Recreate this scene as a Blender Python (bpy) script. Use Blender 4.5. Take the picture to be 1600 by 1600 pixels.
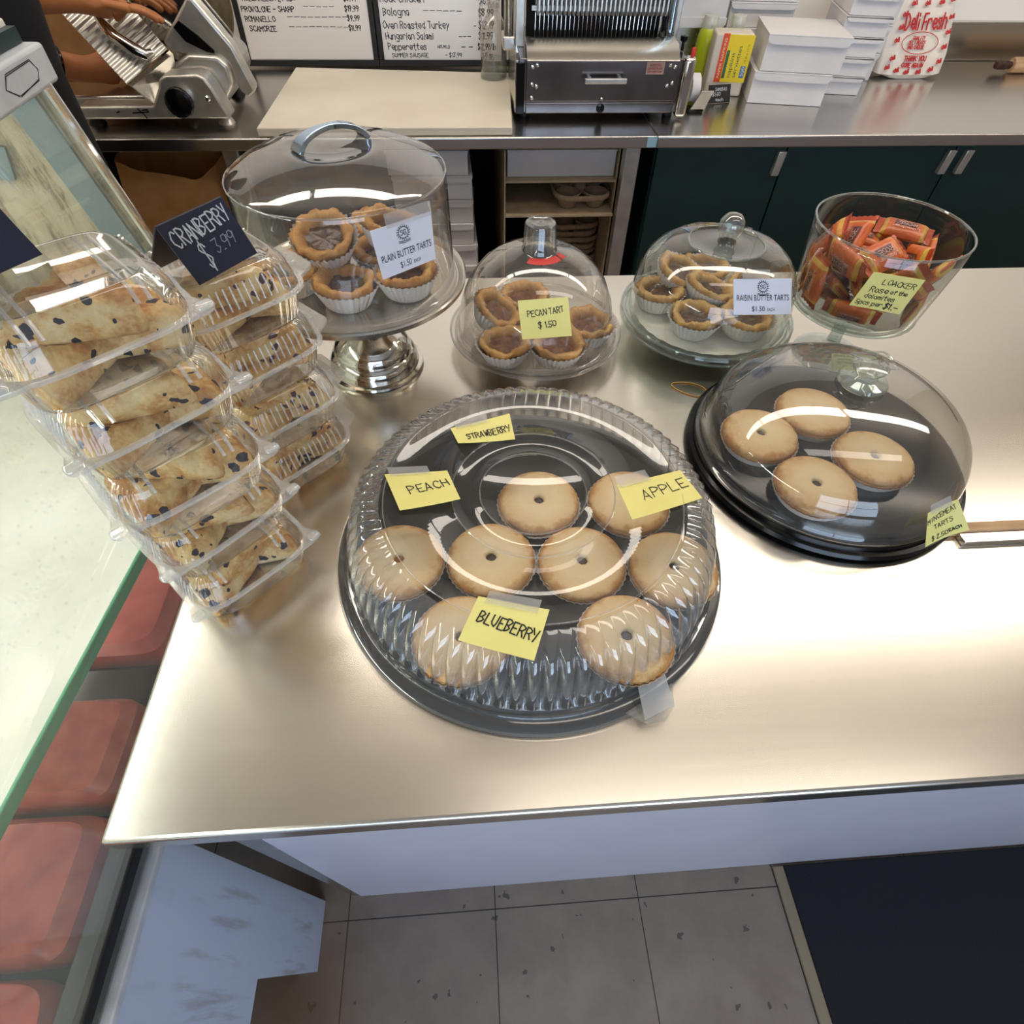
import bpy, bmesh, math, random
from mathutils import Vector, Matrix, Quaternion, noise
R = math.radians
PI = math.pi
C = bpy.context.scene.collection
sc = bpy.context.scene
for o in list(bpy.data.objects):
    bpy.data.objects.remove(o)

# ------------------------------------------------------------------ camera
cam = bpy.data.objects.new('camera', bpy.data.cameras.new('camera'))
C.objects.link(cam)
cam.data.sensor_width = 36
cam.data.lens = 894.948 * 36 / 1600
cam.data.clip_start = 0.02
pitch, roll, yaw = 0.890562573, 0.0259174414, 0.0877179288
fw = Vector((math.sin(yaw) * math.cos(pitch), math.cos(yaw) * math.cos(pitch), -math.sin(pitch)))
r0 = Vector((math.cos(yaw), -math.sin(yaw), 0))
u0 = r0.cross(fw)
rt = r0 * math.cos(roll) + u0 * math.sin(roll)
up = -r0 * math.sin(roll) + u0 * math.cos(roll)
M = Matrix((rt, up, -fw)).transposed().to_4x4()
M.translation = Vector((0, 0, 1.46149937))
cam.matrix_world = M
sc.camera = cam

# ------------------------------------------------------------------ light and exposure
w = bpy.data.worlds.new('world')
sc.world = w
w.use_nodes = True
w.node_tree.nodes['Background'].inputs[0].default_value = (0.55, 0.72, 1.0, 1)
w.node_tree.nodes['Background'].inputs[1].default_value = 1.0
TUBE = 15.0                                  # radiance of the ceiling fixtures
def area(name, loc, rot, sx, sy, power, col):
    l = bpy.data.lights.new(name, 'AREA')
    l.shape = 'RECTANGLE'; l.size = sx; l.size_y = sy; l.energy = power; l.color = col
    o = bpy.data.objects.new(name, l); C.objects.link(o)
    o.location = loc; o.rotation_euler = rot
    return o
area('window_daylight', (0.4, -2.72, 1.5), (R(90), 0, 0), 2.6, 1.7, 82, (0.62, 0.78, 1.0))
sc.view_settings.view_transform = 'Standard'
sc.view_settings.look = 'None'
sc.view_settings.gamma = 1
sc.view_settings.use_curve_mapping = False
sc.view_settings.exposure = -0.25
sc.cycles.transparent_max_bounces = 40
sc.cycles.max_bounces = 10

# ------------------------------------------------------------------ materials
def lin(h):
    h = h.lstrip('#')
    out = []
    for i in (0, 2, 4):
        c = int(h[i:i + 2], 16) / 255
        out.append(c / 12.92 if c <= 0.04045 else ((c + 0.055) / 1.055) ** 2.4)
    return (*out, 1)
def new(name):
    m = bpy.data.materials.new(name); m.use_nodes = True
    nt = m.node_tree
    return m, nt, nt.nodes['Principled BSDF'], nt.nodes['Material Output']
def nd(nt, t, **k):
    n = nt.nodes.new(t)
    for a, b in k.items():
        if a in n.inputs.keys() if isinstance(a, str) else False: n.inputs[a].default_value = b
        else: setattr(n, a, b)
    return n
def ramp(nt, fac, stops):
    n = nt.nodes.new('ShaderNodeValToRGB')
    e = n.color_ramp.elements
    while len(e) < len(stops): e.new(0.5)
    for x, (p, c) in zip(e, stops): x.position = p; x.color = c
    nt.links.new(fac, n.inputs[0])
    return n.outputs[0]
def coords(nt, scale=(1, 1, 1), kind='Object'):
    tc = nt.nodes.new('ShaderNodeTexCoord'); mp = nt.nodes.new('ShaderNodeMapping')
    mp.inputs['Scale'].default_value = scale
    nt.links.new(tc.outputs[kind], mp.inputs[0])
    return mp.outputs[0]
def noise_fac(nt, vec, scale, detail=4, rough=0.55):
    n = nt.nodes.new('ShaderNodeTexNoise'); n.inputs['Scale'].default_value = scale
    n.inputs['Detail'].default_value = detail; n.inputs['Roughness'].default_value = rough
    nt.links.new(vec, n.inputs['Vector'])
    return n.outputs['Fac']
def mixc(nt, fac, a, b):
    n = nt.nodes.new('ShaderNodeMix'); n.data_type = 'RGBA'
    for s, v in ((0, fac), (6, a), (7, b)):
        if hasattr(v, 'is_output'): nt.links.new(v, n.inputs[s])
        else: n.inputs[s].default_value = v
    return n.outputs[2]
def mth(nt, op, a, b=0.0, c=None):
    n = nt.nodes.new('ShaderNodeMath'); n.operation = op
    for i, v in enumerate((a, b) if c is None else (a, b, c)):
        if hasattr(v, 'is_output'): nt.links.new(v, n.inputs[i])
        else: n.inputs[i].default_value = v
    return n.outputs[0]
def bump(nt, b, fac, strength, dist=0.002):
    n = nt.nodes.new('ShaderNodeBump'); n.inputs['Strength'].default_value = strength
    n.inputs['Distance'].default_value = dist
    nt.links.new(fac, n.inputs['Height']); nt.links.new(n.outputs[0], b.inputs['Normal'])
def plain(name, col, rough=0.5, metal=0.0, col2=None, nscale=20, bmp=0, stretch=(1, 1, 1), spec=0.5, dist=0.002):
    m, nt, b, out = new(name)
    b.inputs['Base Color'].default_value = lin(col)
    b.inputs['Roughness'].default_value = rough
    b.inputs['Metallic'].default_value = metal
    b.inputs['Specular IOR Level'].default_value = spec
    if col2 or bmp:
        f = noise_fac(nt, coords(nt, stretch), nscale)
        if col2:
            nt.links.new(mixc(nt, ramp(nt, f, [(0.35, (0, 0, 0, 1)), (0.65, (1, 1, 1, 1))]), lin(col), lin(col2)), b.inputs['Base Color'])
        if bmp: bump(nt, b, f, bmp, dist)
    return m
def clear(name, tint='#ffffff', haze=0.03, edge=0.75, base=0.05, rough=0.03, power=3.0, hazecol='#ffffff'):
    """thin clear sheet: sees straight through, reflects more at grazing angles, a little scuffed"""
    m, nt, b, out = new(name)
    nt.nodes.remove(b)
    lw = nt.nodes.new('ShaderNodeLayerWeight'); lw.inputs['Blend'].default_value = 0.5
    f = mth(nt, 'POWER', lw.outputs['Facing'], power)
    f = mth(nt, 'MULTIPLY_ADD', f, edge, base)
    f = mth(nt, 'MINIMUM', f, 0.95)
    tr = nt.nodes.new('ShaderNodeBsdfTransparent'); tr.inputs[0].default_value = lin(tint)
    gl = nt.nodes.new('ShaderNodeBsdfGlossy'); gl.inputs['Roughness'].default_value = rough
    df = nt.nodes.new('ShaderNodeBsdfDiffuse'); df.inputs[0].default_value = lin(hazecol)
    m1 = nt.nodes.new('ShaderNodeMixShader'); m1.inputs[0].default_value = haze
    nt.links.new(tr.outputs[0], m1.inputs[1]); nt.links.new(df.outputs[0], m1.inputs[2])
    m2 = nt.nodes.new('ShaderNodeMixShader')
    nt.links.new(f, m2.inputs[0]); nt.links.new(m1.outputs[0], m2.inputs[1]); nt.links.new(gl.outputs[0], m2.inputs[2])
    nt.links.new(m2.outputs[0], out.inputs[0])
    return m
def emis(name, col, s):
    m, nt, b, out = new(name)
    b.inputs['Base Color'].default_value = (0, 0, 0, 1)
    b.inputs['Emission Color'].default_value = col; b.inputs['Emission Strength'].default_value = s
    return m
def brushed(name, col, rough, streak=(2, 160, 160), amt=0.12, bs=0.05):
    m, nt, b, out = new(name)
    b.inputs['Metallic'].default_value = 1
    f = noise_fac(nt, coords(nt, streak), 1.0, 6, 0.6)
    big = noise_fac(nt, coords(nt), 2.2, 4)
    c = lin(col); d = tuple(x * 0.94 for x in c[:3]) + (1,)
    nt.links.new(mixc(nt, f, d, c), b.inputs['Base Color'])
    r = mth(nt, 'MULTIPLY_ADD', f, amt, rough - amt / 2)
    r = mth(nt, 'MULTIPLY_ADD', big, 0.10, mth(nt, 'SUBTRACT', r, 0.05))
    nt.links.new(r, b.inputs['Roughness'])
    bump(nt, b, f, bs, 0.0004)
    return m
def pastry(name, inner, mid, outer, rad):
    """golden disc, baked browner toward its rim and in blotches"""
    m, nt, b, out = new(name)
    v = coords(nt)
    sx = nt.nodes.new('ShaderNodeSeparateXYZ'); nt.links.new(v, sx.inputs[0])
    rr = mth(nt, 'SQRT', mth(nt, 'ADD', mth(nt, 'MULTIPLY', sx.outputs[0], sx.outputs[0]), mth(nt, 'MULTIPLY', sx.outputs[1], sx.outputs[1])))
    rr = mth(nt, 'DIVIDE', rr, rad)
    oi = nt.nodes.new('ShaderNodeObjectInfo')
    off = nt.nodes.new('ShaderNodeVectorMath'); off.operation = 'ADD'
    nt.links.new(v, off.inputs[0]); nt.links.new(oi.outputs['Location'], off.inputs[1])
    n1 = noise_fac(nt, off.outputs[0], 55, 5)
    n2 = noise_fac(nt, off.outputs[0], 400, 3)
    f = mth(nt, 'ADD', rr, mth(nt, 'MULTIPLY', mth(nt, 'SUBTRACT', n1, 0.5), 0.55))
    f = mth(nt, 'ADD', f, mth(nt, 'MULTIPLY', mth(nt, 'SUBTRACT', n2, 0.5), 0.12))
    nt.links.new(ramp(nt, f, [(0.45, lin(inner)), (0.85, lin(mid)), (1.08, lin(outer))]), b.inputs['Base Color'])
    b.inputs['Roughness'].default_value = 0.6
    b.inputs['Specular IOR Level'].default_value = 0.3
    bump(nt, b, n2, 0.35, 0.001)
    return m
def berried(name, berry, b2, thr):
    m, nt, b, out = new(name)
    v = coords(nt)
    oi = nt.nodes.new('ShaderNodeObjectInfo')
    off = nt.nodes.new('ShaderNodeVectorMath'); off.operation = 'ADD'
    nt.links.new(v, off.inputs[0]); nt.links.new(oi.outputs['Location'], off.inputs[1])
    n1 = noise_fac(nt, off.outputs[0], 38, 5)
    n2 = noise_fac(nt, off.outputs[0], 260, 4)
    wob = nt.nodes.new('ShaderNodeVectorMath'); wob.operation = 'ADD'
    tn = nt.nodes.new('ShaderNodeTexNoise'); tn.inputs['Scale'].default_value = 90
    nt.links.new(off.outputs[0], tn.inputs['Vector'])
    sc_ = nt.nodes.new('ShaderNodeVectorMath'); sc_.operation = 'SCALE'; sc_.inputs['Scale'].default_value = 0.013
    nt.links.new(tn.outputs['Color'], sc_.inputs[0])
    nt.links.new(off.outputs[0], wob.inputs[0]); nt.links.new(sc_.outputs[0], wob.inputs[1])
    vo = nt.nodes.new('ShaderNodeTexVoronoi'); vo.inputs['Scale'].default_value = 74
    nt.links.new(wob.outputs[0], vo.inputs['Vector'])
    sep = nt.nodes.new('ShaderNodeSeparateColor'); nt.links.new(vo.outputs['Color'], sep.inputs[0])
    pick = mth(nt, 'LESS_THAN', sep.outputs[0], thr)
    size = mth(nt, 'MULTIPLY_ADD', sep.outputs[1], 0.28, 0.16)
    spot = mth(nt, 'MULTIPLY', pick, mth(nt, 'LESS_THAN', vo.outputs['Distance'], size))
    dough = ramp(nt, mth(nt, 'ADD', mth(nt, 'MULTIPLY', n1, 0.8), mth(nt, 'MULTIPLY', n2, 0.25)),
                 [(0.36, lin('#e3cd98')), (0.50, lin('#d9b678')), (0.60, lin('#c08a48')), (0.74, lin('#9c6230'))])
    bc = mixc(nt, sep.outputs[2], lin(berry), lin(b2))
    nt.links.new(mixc(nt, spot, dough, bc), b.inputs['Base Color'])
    b.inputs['Roughness'].default_value = 0.62
    bump(nt, b, n2, 0.5, 0.0015)
    return m
MT = {}
def mats():
    g = MT
    g['steel'] = brushed('brushed_counter_steel', '#e8e2d8', 0.25, (3, 260, 260), 0.05, 0.015)
    g['steel_back'] = brushed('brushed_back_steel', '#c9c5c0', 0.22, (3, 240, 240), 0.05, 0.015)
    g['chrome'] = plain('polished_steel', '#d9d6d0', 0.09, 1)
    g['satin'] = brushed('satin_steel', '#cfcac2', 0.26, (30, 30, 30), 0.08, 0.02)
    g['darksteel'] = plain('smoky_steel', '#8d8989', 0.2, 1, '#77706f', 6)
    g['alu'] = plain('cast_aluminium', '#cfccc5', 0.33, 0.85, '#bfbcb5', 30)
    g['whitemet'] = plain('white_enamel', '#c9cdd2', 0.4, 0, '#b9bdc3', 25)
    g['black'] = plain('black_plastic', '#080809', 0.16, 0, None, 20, 0, (1,1,1), 0.35)
    g['blackmat'] = plain('black_rubber', '#0a0a0a', 0.6)
    g['tray'] = plain('black_tray_plastic', '#0d0d0e', 0.25, 0, '#121214', 40, 0, (1,1,1), 0.3)
    g['apron'] = plain('white_laminate', '#c3bfc9', 0.35, 0, '#bdb9c4', 9)
    g['casewhite'] = casewhite()
    g['green'] = plain('dark_green_laminate', '#0d2b2b', 0.4, 0, '#0f2f2e', 15)
    g['dark'] = plain('dark_recess_board', '#14100e', 0.8)
    g['card'] = plain('grey_board', '#b8a58a', 0.8, 0, '#ab977c', 30)
    g['kraft'] = plain('brown_kraft_paper', '#e6b27a', 0.8, 0, '#d49b5e', 14, 0.4)
    g['kraft2'] = plain('brown_carton_board', '#8a6238', 0.8, 0, '#7a5530', 14)
    g['box'] = plain('white_card', '#d6d3d3', 0.6, 0, '#d0cdce', 12)
    g['board'] = plain('cream_cutting_board', '#dcd4c4', 0.45, 0, '#d5cbb9', 5)
    g['wbw'] = plain('whiteboard_white', '#d8d4d0', 0.25)
    g['ink'] = plain('black_marker', '#171518', 0.6)
    g['inkb'] = plain('black_pen', '#1b1a1c', 0.7)
    g['chalk'] = plain('white_chalk', '#d7d9dd', 0.9, 0, '#a9adb5', 900)
    g['chalk2'] = plain('faint_chalk', '#8f95a3', 0.9)
    g['slate'] = plain('navy_chalk_card', '#141b2e', 0.55, 0, '#18203a', 30)
    g['yellow'] = plain('yellow_note_paper', '#e8df8c', 0.7, 0, '#e3d982', 18)
    g['cardw'] = plain('white_price_card', '#dcdbe4', 0.5)
    g['tape'] = clear('matte_tape', '#eceae6', 0.22, 0.3, 0.05, 0.3)
    g['paperw'] = plain('white_baking_paper', '#e9e2da', 0.7, 0, '#dfd6cb', 60)
    g['foil'] = plain('pale_foil', '#d9cbb4', 0.45, 0.3)
    g['tart'] = pastry('shortcrust_lid', '#e8d2a8', '#dcba88', '#b8854a', 0.047)
    g['crust'] = pastry('butter_tart_crust', '#8f5e2c', '#cd9d5c', '#b37a3c', 0.040)
    g['crustr'] = pastry('raisin_tart_crust', '#9c6b38', '#d2a86e', '#b98548', 0.040)
    g['fill'] = plain('dark_syrup_filling', '#3a2013', 0.25, 0, '#5d3a20', 70, 0.5)
    g['fillr'] = plain('raisin_filling', '#3f281c', 0.3, 0, '#6a482e', 110, 0.6)
    g['pecan'] = plain('pecan_filling', '#5a3520', 0.4, 0, '#8a5a34', 110, 0.8)
    g['jam'] = plain('dark_fruit_filling', '#3b2320', 0.3)
    g['peachjam'] = plain('amber_fruit_filling', '#9a6220', 0.3)
    g['blue'] = berried('blueberry_scone_crumb', '#17141f', '#2a1f33', 0.60)
    g['cran'] = berried('cranberry_scone_crumb', '#4a1424', '#2a1a30', 0.50)
    g['lid'] = clear('clear_lid_plastic', '#f7f7f7', 0.02, 0.8, 0.05, 0.035, 3.2)
    g['flute'] = clear('fluted_lid_plastic', '#f0f0f0', 0.09, 0.85, 0.10, 0.05, 1.8)
    g['rimclear'] = clear('clear_rim_plastic', '#f6f6f6', 0.06, 0.8, 0.09, 0.05, 2.0)
    g['shell'] = clear('clamshell_plastic', '#fbfbfb', 0.02, 0.8, 0.075, 0.05, 2.2)
    g['shellrim'] = clear('clamshell_rim_plastic', '#fbfaf6', 0.24, 0.7, 0.1, 0.1, 2.0)
    g['acrylic'] = clear('clear_acrylic', '#f1efec', 0.03, 0.9, 0.075, 0.03, 2.6)
    g['glass'] = clear('clear_glass', '#eef3f1', 0.012, 0.9, 0.075, 0.015, 2.5)
    g['glassrim'] = clear('thick_glass_edge', '#eaf1ee', 0.05, 0.8, 0.10, 0.02, 2.2)
    g['bluechrome'] = plain('bluish_chrome', '#b9cfe6', 0.06, 1)
    g['tile'] = tile()
    g['matt'] = plain('charcoal_entrance_mat', '#14161b', 0.95, 0, '#1a1c22', 300, 0.5)
    g['matedge'] = plain('beige_mat_edge', '#8f8069', 0.7)
    g['wall'] = plain('white_wall_paint', '#efebe5', 0.7)
    g['ceil'] = plain('ceiling_paint', '#b9b2a8', 0.8)
    g['wallfar'] = plain('warm_wall_paint', '#b9ad9c', 0.8)
    g['lamp'] = emis('fluorescent_diffuser', (1.0, 0.92, 0.81, 1), TUBE)
    g['fill_light'] = emis('added_fill_diffuser', (1.0, 0.92, 0.82, 1), TUBE * 0.36)  # dimmer glow of the added fill light over the counter front
    g['skin'] = plain('skin', '#b0703f', 0.5, 0, '#a8663a', 30)
    g['shirt'] = plain('black_shirt_cloth', '#0c0e15', 0.9)
    g['trouser'] = plain('dark_trousers', '#15161c', 0.9)
    g['hair'] = plain('dark_hair', '#1a120c', 0.7)
    g['caseglass'] = caseglass()
    g['endpanel'] = scratched()
    g['meat'] = plain('red_cured_meat', '#9c3626', 0.35, 0, '#b65a44', 40)
    g['meat2'] = plain('pink_cooked_ham', '#c2564a', 0.35, 0, '#a83e34', 30)
    g['bluegrey'] = plain('blue_grey_enamel', '#56666a', 0.5)
    g['caseshelf'] = plain('pale_case_shelf', '#e2e0da', 0.35, 0, '#d3d0c6', 7)
    g['greenedge'] = plain('green_shelf_edge', '#4f9c78', 0.35)
    g['red'] = plain('red_marker', '#c7281f', 0.5)
    g['rubber'] = plain('tan_rubber', '#b98f4e', 0.6)
    g['wood'] = plain('pale_wood', '#c2a07a', 0.6, 0, '#a98560', 10, 0, (1, 8, 8))
    g['burnt'] = plain('dark_worn_wood', '#2a1710', 0.8, 0, '#4a2a1a', 60)
    g['bagw'] = plain('white_plastic_bag', '#e6dfd6', 0.35, 0, '#ddd5ca', 20, 0.5)
    g['bagred'] = plain('red_bag_print', '#b8252b', 0.5)
    g['npyel'] = plain('yellow_pack_print', '#e5c90f', 0.4)
    g['npora'] = plain('orange_pack_print', '#d8491d', 0.4)
    g['npblu'] = plain('blue_pack_print', '#1e6fae', 0.4)
    g['npgre'] = plain('dark_green_print', '#2b5a2d', 0.4)
    g['npwhite'] = plain('wrapped_white_napkins', '#cfc4b4', 0.45)
    g['juice'] = plain('yellow_green_plastic', '#b6c21e', 0.3)
    g['juicecap'] = clear('pale_yellow_cap', '#dcd88a', 0.5, 0.5, 0.06, 0.1)
    g['pulp'] = plain('grey_moulded_pulp', '#a8917a', 0.9, 0, '#9a836c', 90, 0.4)
    g['painttape'] = plain('pale_blue_tape', '#8fb4c6', 0.6)
    g['water'] = clear('water_in_bottle', '#dfe4e2', 0.03, 0.8, 0.06, 0.01)
    g['candy'] = candymat()
    g['plum'] = plain('plum_label_print', '#5c3030', 0.4)
    g['candytext'] = plain('pale_candy_print', '#c9a79a', 0.5)
    g['cream'] = plain('cream_print', '#e8d9b0', 0.5)
    g['warn'] = plain('pink_warning_sticker', '#c9a08e', 0.5)
    g['glove'] = clear('clear_glove', '#f1e4e4', 0.45, 0.4, 0.06, 0.2)
    g['frame'] = plain('window_frame_paint', '#cfd2d6', 0.5)
def casewhite():
    m, nt, b, out = new('stained_white_enamel')
    v = coords(nt)
    f = noise_fac(nt, coords(nt, (1, 34, 3)), 1.6, 6, 0.6)
    g2 = noise_fac(nt, v, 5, 4)
    st = mth(nt, 'MULTIPLY', ramp(nt, f, [(0.52, (0, 0, 0, 1)), (0.64, (1, 1, 1, 1))]), ramp(nt, g2, [(0.44, (0, 0, 0, 1)), (0.58, (1, 1, 1, 1))]))
    nt.links.new(mixc(nt, mth(nt, 'MULTIPLY', st, 0.45), lin('#cad5e8'), lin('#857c6a')), b.inputs['Base Color'])
    b.inputs['Roughness'].default_value = 0.35
    return m
def scratched():
    m, nt, b, out = new('scuffed_beige_liner')
    f = noise_fac(nt, coords(nt, (22, 1, 5)), 2.2, 8, 0.75)
    nt.links.new(ramp(nt, f, [(0.40, lin('#51472f')), (0.48, lin('#8d8268')), (0.66, lin('#a0957e'))]), b.inputs['Base Color'])
    b.inputs['Roughness'].default_value = 0.6
    return m
def caseglass():
    m = clear('fogged_case_glass', '#f6faf7', 0.10, 0.7, 0.05, 0.02, 3.0, '#d8dcd2')
    nt = m.node_tree
    vo = nt.nodes.new('ShaderNodeTexVoronoi'); vo.inputs['Scale'].default_value = 130
    v = coords(nt); nt.links.new(v, vo.inputs['Vector'])
    pick = nt.nodes.new('ShaderNodeSeparateColor'); nt.links.new(vo.outputs['Color'], pick.inputs[0])
    drop = mth(nt, 'MULTIPLY', mth(nt, 'LESS_THAN', vo.outputs['Distance'], 0.22), mth(nt, 'LESS_THAN', pick.outputs[0], 0.25))
    big = noise_fac(nt, v, 3.0, 3)
    hz = mth(nt, 'ADD', mth(nt, 'MULTIPLY', ramp(nt, big, [(0.35, (0, 0, 0, 1)), (0.7, (1, 1, 1, 1))]), 0.09), mth(nt, 'MULTIPLY_ADD', drop, 0.08, 0.045))
    ms = [n for n in nt.nodes if n.type == 'MIX_SHADER' and not n.inputs[0].is_linked][0]
    nt.links.new(hz, ms.inputs[0])
    return m
def tile():
    m, nt, b, out = new('speckled_vinyl_tile')
    v = coords(nt)
    s = nt.nodes.new('ShaderNodeSeparateXYZ'); nt.links.new(v, s.inputs[0])
    T = 0.3048
    def line(c, o):
        q = mth(nt, 'FRACT', mth(nt, 'DIVIDE', mth(nt, 'SUBTRACT', c, o - 30 * T), T))
        q = mth(nt, 'ABSOLUTE', mth(nt, 'SUBTRACT', q, 0.5))
        return mth(nt, 'GREATER_THAN', q, 0.5 - 0.0035)
    ln = mth(nt, 'MAXIMUM', line(s.outputs[0], -0.309), line(s.outputs[1], 0.1087))
    n1 = noise_fac(nt, v, 9, 6, 0.65)
    base = ramp(nt, n1, [(0.3, lin('#7d7066')), (0.7, lin('#918476'))])
    vo = nt.nodes.new('ShaderNodeTexVoronoi'); vo.inputs['Scale'].default_value = 34
    nw = nt.nodes.new('ShaderNodeTexNoise'); nw.inputs['Scale'].default_value = 60
    nt.links.new(v, nw.inputs['Vector'])
    sc1 = nt.nodes.new('ShaderNodeVectorMath'); sc1.operation = 'SCALE'; sc1.inputs['Scale'].default_value = 0.03
    nt.links.new(nw.outputs['Color'], sc1.inputs[0])
    ad = nt.nodes.new('ShaderNodeVectorMath'); ad.operation = 'ADD'
    nt.links.new(v, ad.inputs[0]); nt.links.new(sc1.outputs[0], ad.inputs[1]); nt.links.new(ad.outputs[0], vo.inputs['Vector'])
    se = nt.nodes.new('ShaderNodeSeparateColor'); nt.links.new(vo.outputs['Color'], se.inputs[0])
    sp = mth(nt, 'MULTIPLY', mth(nt, 'LESS_THAN', se.outputs[0], 0.33), mth(nt, 'LESS_THAN', vo.outputs['Distance'], mth(nt, 'MULTIPLY', se.outputs[1], 0.27)))
    c = mixc(nt, mth(nt, 'MULTIPLY', sp, 0.75), base, lin('#3f3a37'))
    c = mixc(nt, ln, c, lin('#2a2623'))
    st = noise_fac(nt, v, 2.3, 5)                        # rusty spill by the case leg
    dx = mth(nt, 'ADD', s.outputs[0], 0.40); dy = mth(nt, 'SUBTRACT', s.outputs[1], 0.0)
    dd = mth(nt, 'SQRT', mth(nt, 'ADD', mth(nt, 'MULTIPLY', dx, dx), mth(nt, 'MULTIPLY', mth(nt, 'MULTIPLY', dy, dy), 0.5)))
    rust = mth(nt, 'MULTIPLY', ramp(nt, mth(nt, 'ADD', dd, mth(nt, 'MULTIPLY', st, 0.12)), [(0.08, (1, 1, 1, 1)), (0.24, (0, 0, 0, 1))]), 0.75)
    c = mixc(nt, rust, c, lin('#6b4a2b'))
    nt.links.new(c, b.inputs['Base Color'])
    b.inputs['Roughness'].default_value = 0.5
    return m
def candymat():
    m, nt, b, out = new('orange_wrapper_foil')
    v = coords(nt)
    s = nt.nodes.new('ShaderNodeSeparateXYZ'); nt.links.new(v, s.inputs[0])
    ax = mth(nt, 'ABSOLUTE', s.outputs[0])
    n1 = noise_fac(nt, v, 60, 4)
    c = ramp(nt, mth(nt, 'MULTIPLY', ax, 22.6), [(0.0, lin('#cf6a28')), (0.40, lin('#d8752c')), (0.52, lin('#d9b84a')), (0.64, lin('#b8481c'))])
    r = c.node.color_ramp; r.interpolation = 'CONSTANT'
    oi = nt.nodes.new('ShaderNodeObjectInfo')
    mx_ = nt.nodes.new('ShaderNodeMix'); mx_.data_type = 'RGBA'; mx_.blend_type = 'MULTIPLY'
    mx_.inputs[0].default_value = 1.0
    nt.links.new(ramp(nt, oi.outputs['Random'], [(0.0, (0.62, 0.5, 0.5, 1)), (0.5, (1, 1, 1, 1)), (1.0, (0.9, 0.72, 0.66, 1))]), mx_.inputs[7])
    nt.links.new(mx_.outputs[2], b.inputs['Base Color'])
    nt.links.new(mixc(nt, ramp(nt, n1, [(0.4, (0, 0, 0, 1)), (0.7, (0.5, 0.5, 0.5, 1))]), c, lin('#b04a1c')), mx_.inputs[6])
    b.inputs['Roughness'].default_value = 0.32
    bump(nt, b, n1, 0.5, 0.003)
    return m
mats()

# ------------------------------------------------------------------ mesh helpers
class MB:
    def __init__(s): s.v = []; s.f = []
    def add(s, vs, fs):
        k = len(s.v); s.v += [Vector(p) for p in vs]; s.f += [tuple(i + k for i in q) for q in fs]; return s
    def box(s, x0, x1, y0, y1, z0, z1):
        return s.add([(x, y, z) for z in (z0, z1) for y in (y0, y1) for x in (x0, x1)],
                     [(0, 2, 3, 1), (4, 5, 7, 6), (0, 1, 5, 4), (1, 3, 7, 5), (3, 2, 6, 7), (2, 0, 4, 6)])
    def hexa(s, p):            # 8 corners: bottom 4 round, top 4 round
        return s.add(p, [(3, 2, 1, 0), (4, 5, 6, 7), (0, 1, 5, 4), (1, 2, 6, 5), (2, 3, 7, 6), (3, 0, 4, 7)])
    def lathe(s, prof, n=96, c=(0, 0, 0), mod=None, caps=False):
        vs = []
        for i in range(n):
            a = 2 * PI * i / n
            for k, (r, z) in enumerate(prof):
                q = r + (mod(k, a) if mod else 0)
                vs.append((c[0] + q * math.cos(a), c[1] + q * math.sin(a), c[2] + z))
        m = len(prof); fs = []
        for i in range(n):
            j = (i + 1) % n
            for k in range(m - 1): fs.append((i * m + k, j * m + k, j * m + k + 1, i * m + k + 1))
        return s.add(vs, fs)
    def tube(s, path, r, n=10, closed=False, cap=True):
        P = [Vector(p) for p in path]; L = len(P); vs = []; ref = Vector((0.123, 0.31, 0.94)).normalized()
        rs = r if isinstance(r, (list, tuple)) else [r] * L
        for i, p in enumerate(P):
            if closed: t = P[(i + 1) % L] - P[i - 1]
            else: t = P[min(i + 1, L - 1)] - P[max(i - 1, 0)]
            t.normalize()
            a = t.cross(ref)
            if a.length < 0.05: a = t.cross(Vector((1, 0, 0)))
            a.normalize(); b = t.cross(a)
            for k in range(n):
                g = 2 * PI * k / n
                vs.append(p + (a * math.cos(g) + b * math.sin(g)) * rs[i])
        fs = []
        for i in range(L if closed else L - 1):
            j = (i + 1) % L
            for k in range(n):
                l = (k + 1) % n
                fs.append((i * n + k, i * n + l, j * n + l, j * n + k))
        if cap and not closed:
            fs.append(tuple(range(n))[::-1]); fs.append(tuple((L - 1) * n + k for k in range(n)))
        return s.add(vs, fs)
    def prism(s, poly, d0, d1, axis='y', shift=(0, 0)):
        """polygon in XZ pulled along y (axis y), or in XY pulled along z, or in YZ along x; shift moves the second outline"""
        def pt(a, b, d):
            return (a, d, b) if axis == 'y' else (a, b, d) if axis == 'z' else (d, a, b)
        n = len(poly)
        vs = [pt(a, b, d0) for a, b in poly] + [pt(a + shift[0], b + shift[1], d1) for a, b in poly]
        fs = [tuple(range(n))[::-1], tuple(range(n, 2 * n))] + [(i, (i + 1) % n, n + (i + 1) % n, n + i) for i in range(n)]
        return s.add(vs, fs)
    def loft(s, loops, cap0=True, cap1=True):
        n = len(loops[0]); vs = [p for l in loops for p in l]; fs = []
        for k in range(len(loops) - 1):
            for i in range(n):
                j = (i + 1) % n
                fs.append((k * n + i, k * n + j, (k + 1) * n + j, (k + 1) * n + i))
        if cap0: fs.append(tuple(range(n))[::-1])
        if cap1: fs.append(tuple((len(loops) - 1) * n + i for i in range(n)))
        return s.add(vs, fs)
    def xf(s, M):
        s.v = [M @ p for p in s.v]; return s
def root_of(o):
    while o.parent: o = o.parent
    return o
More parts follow.
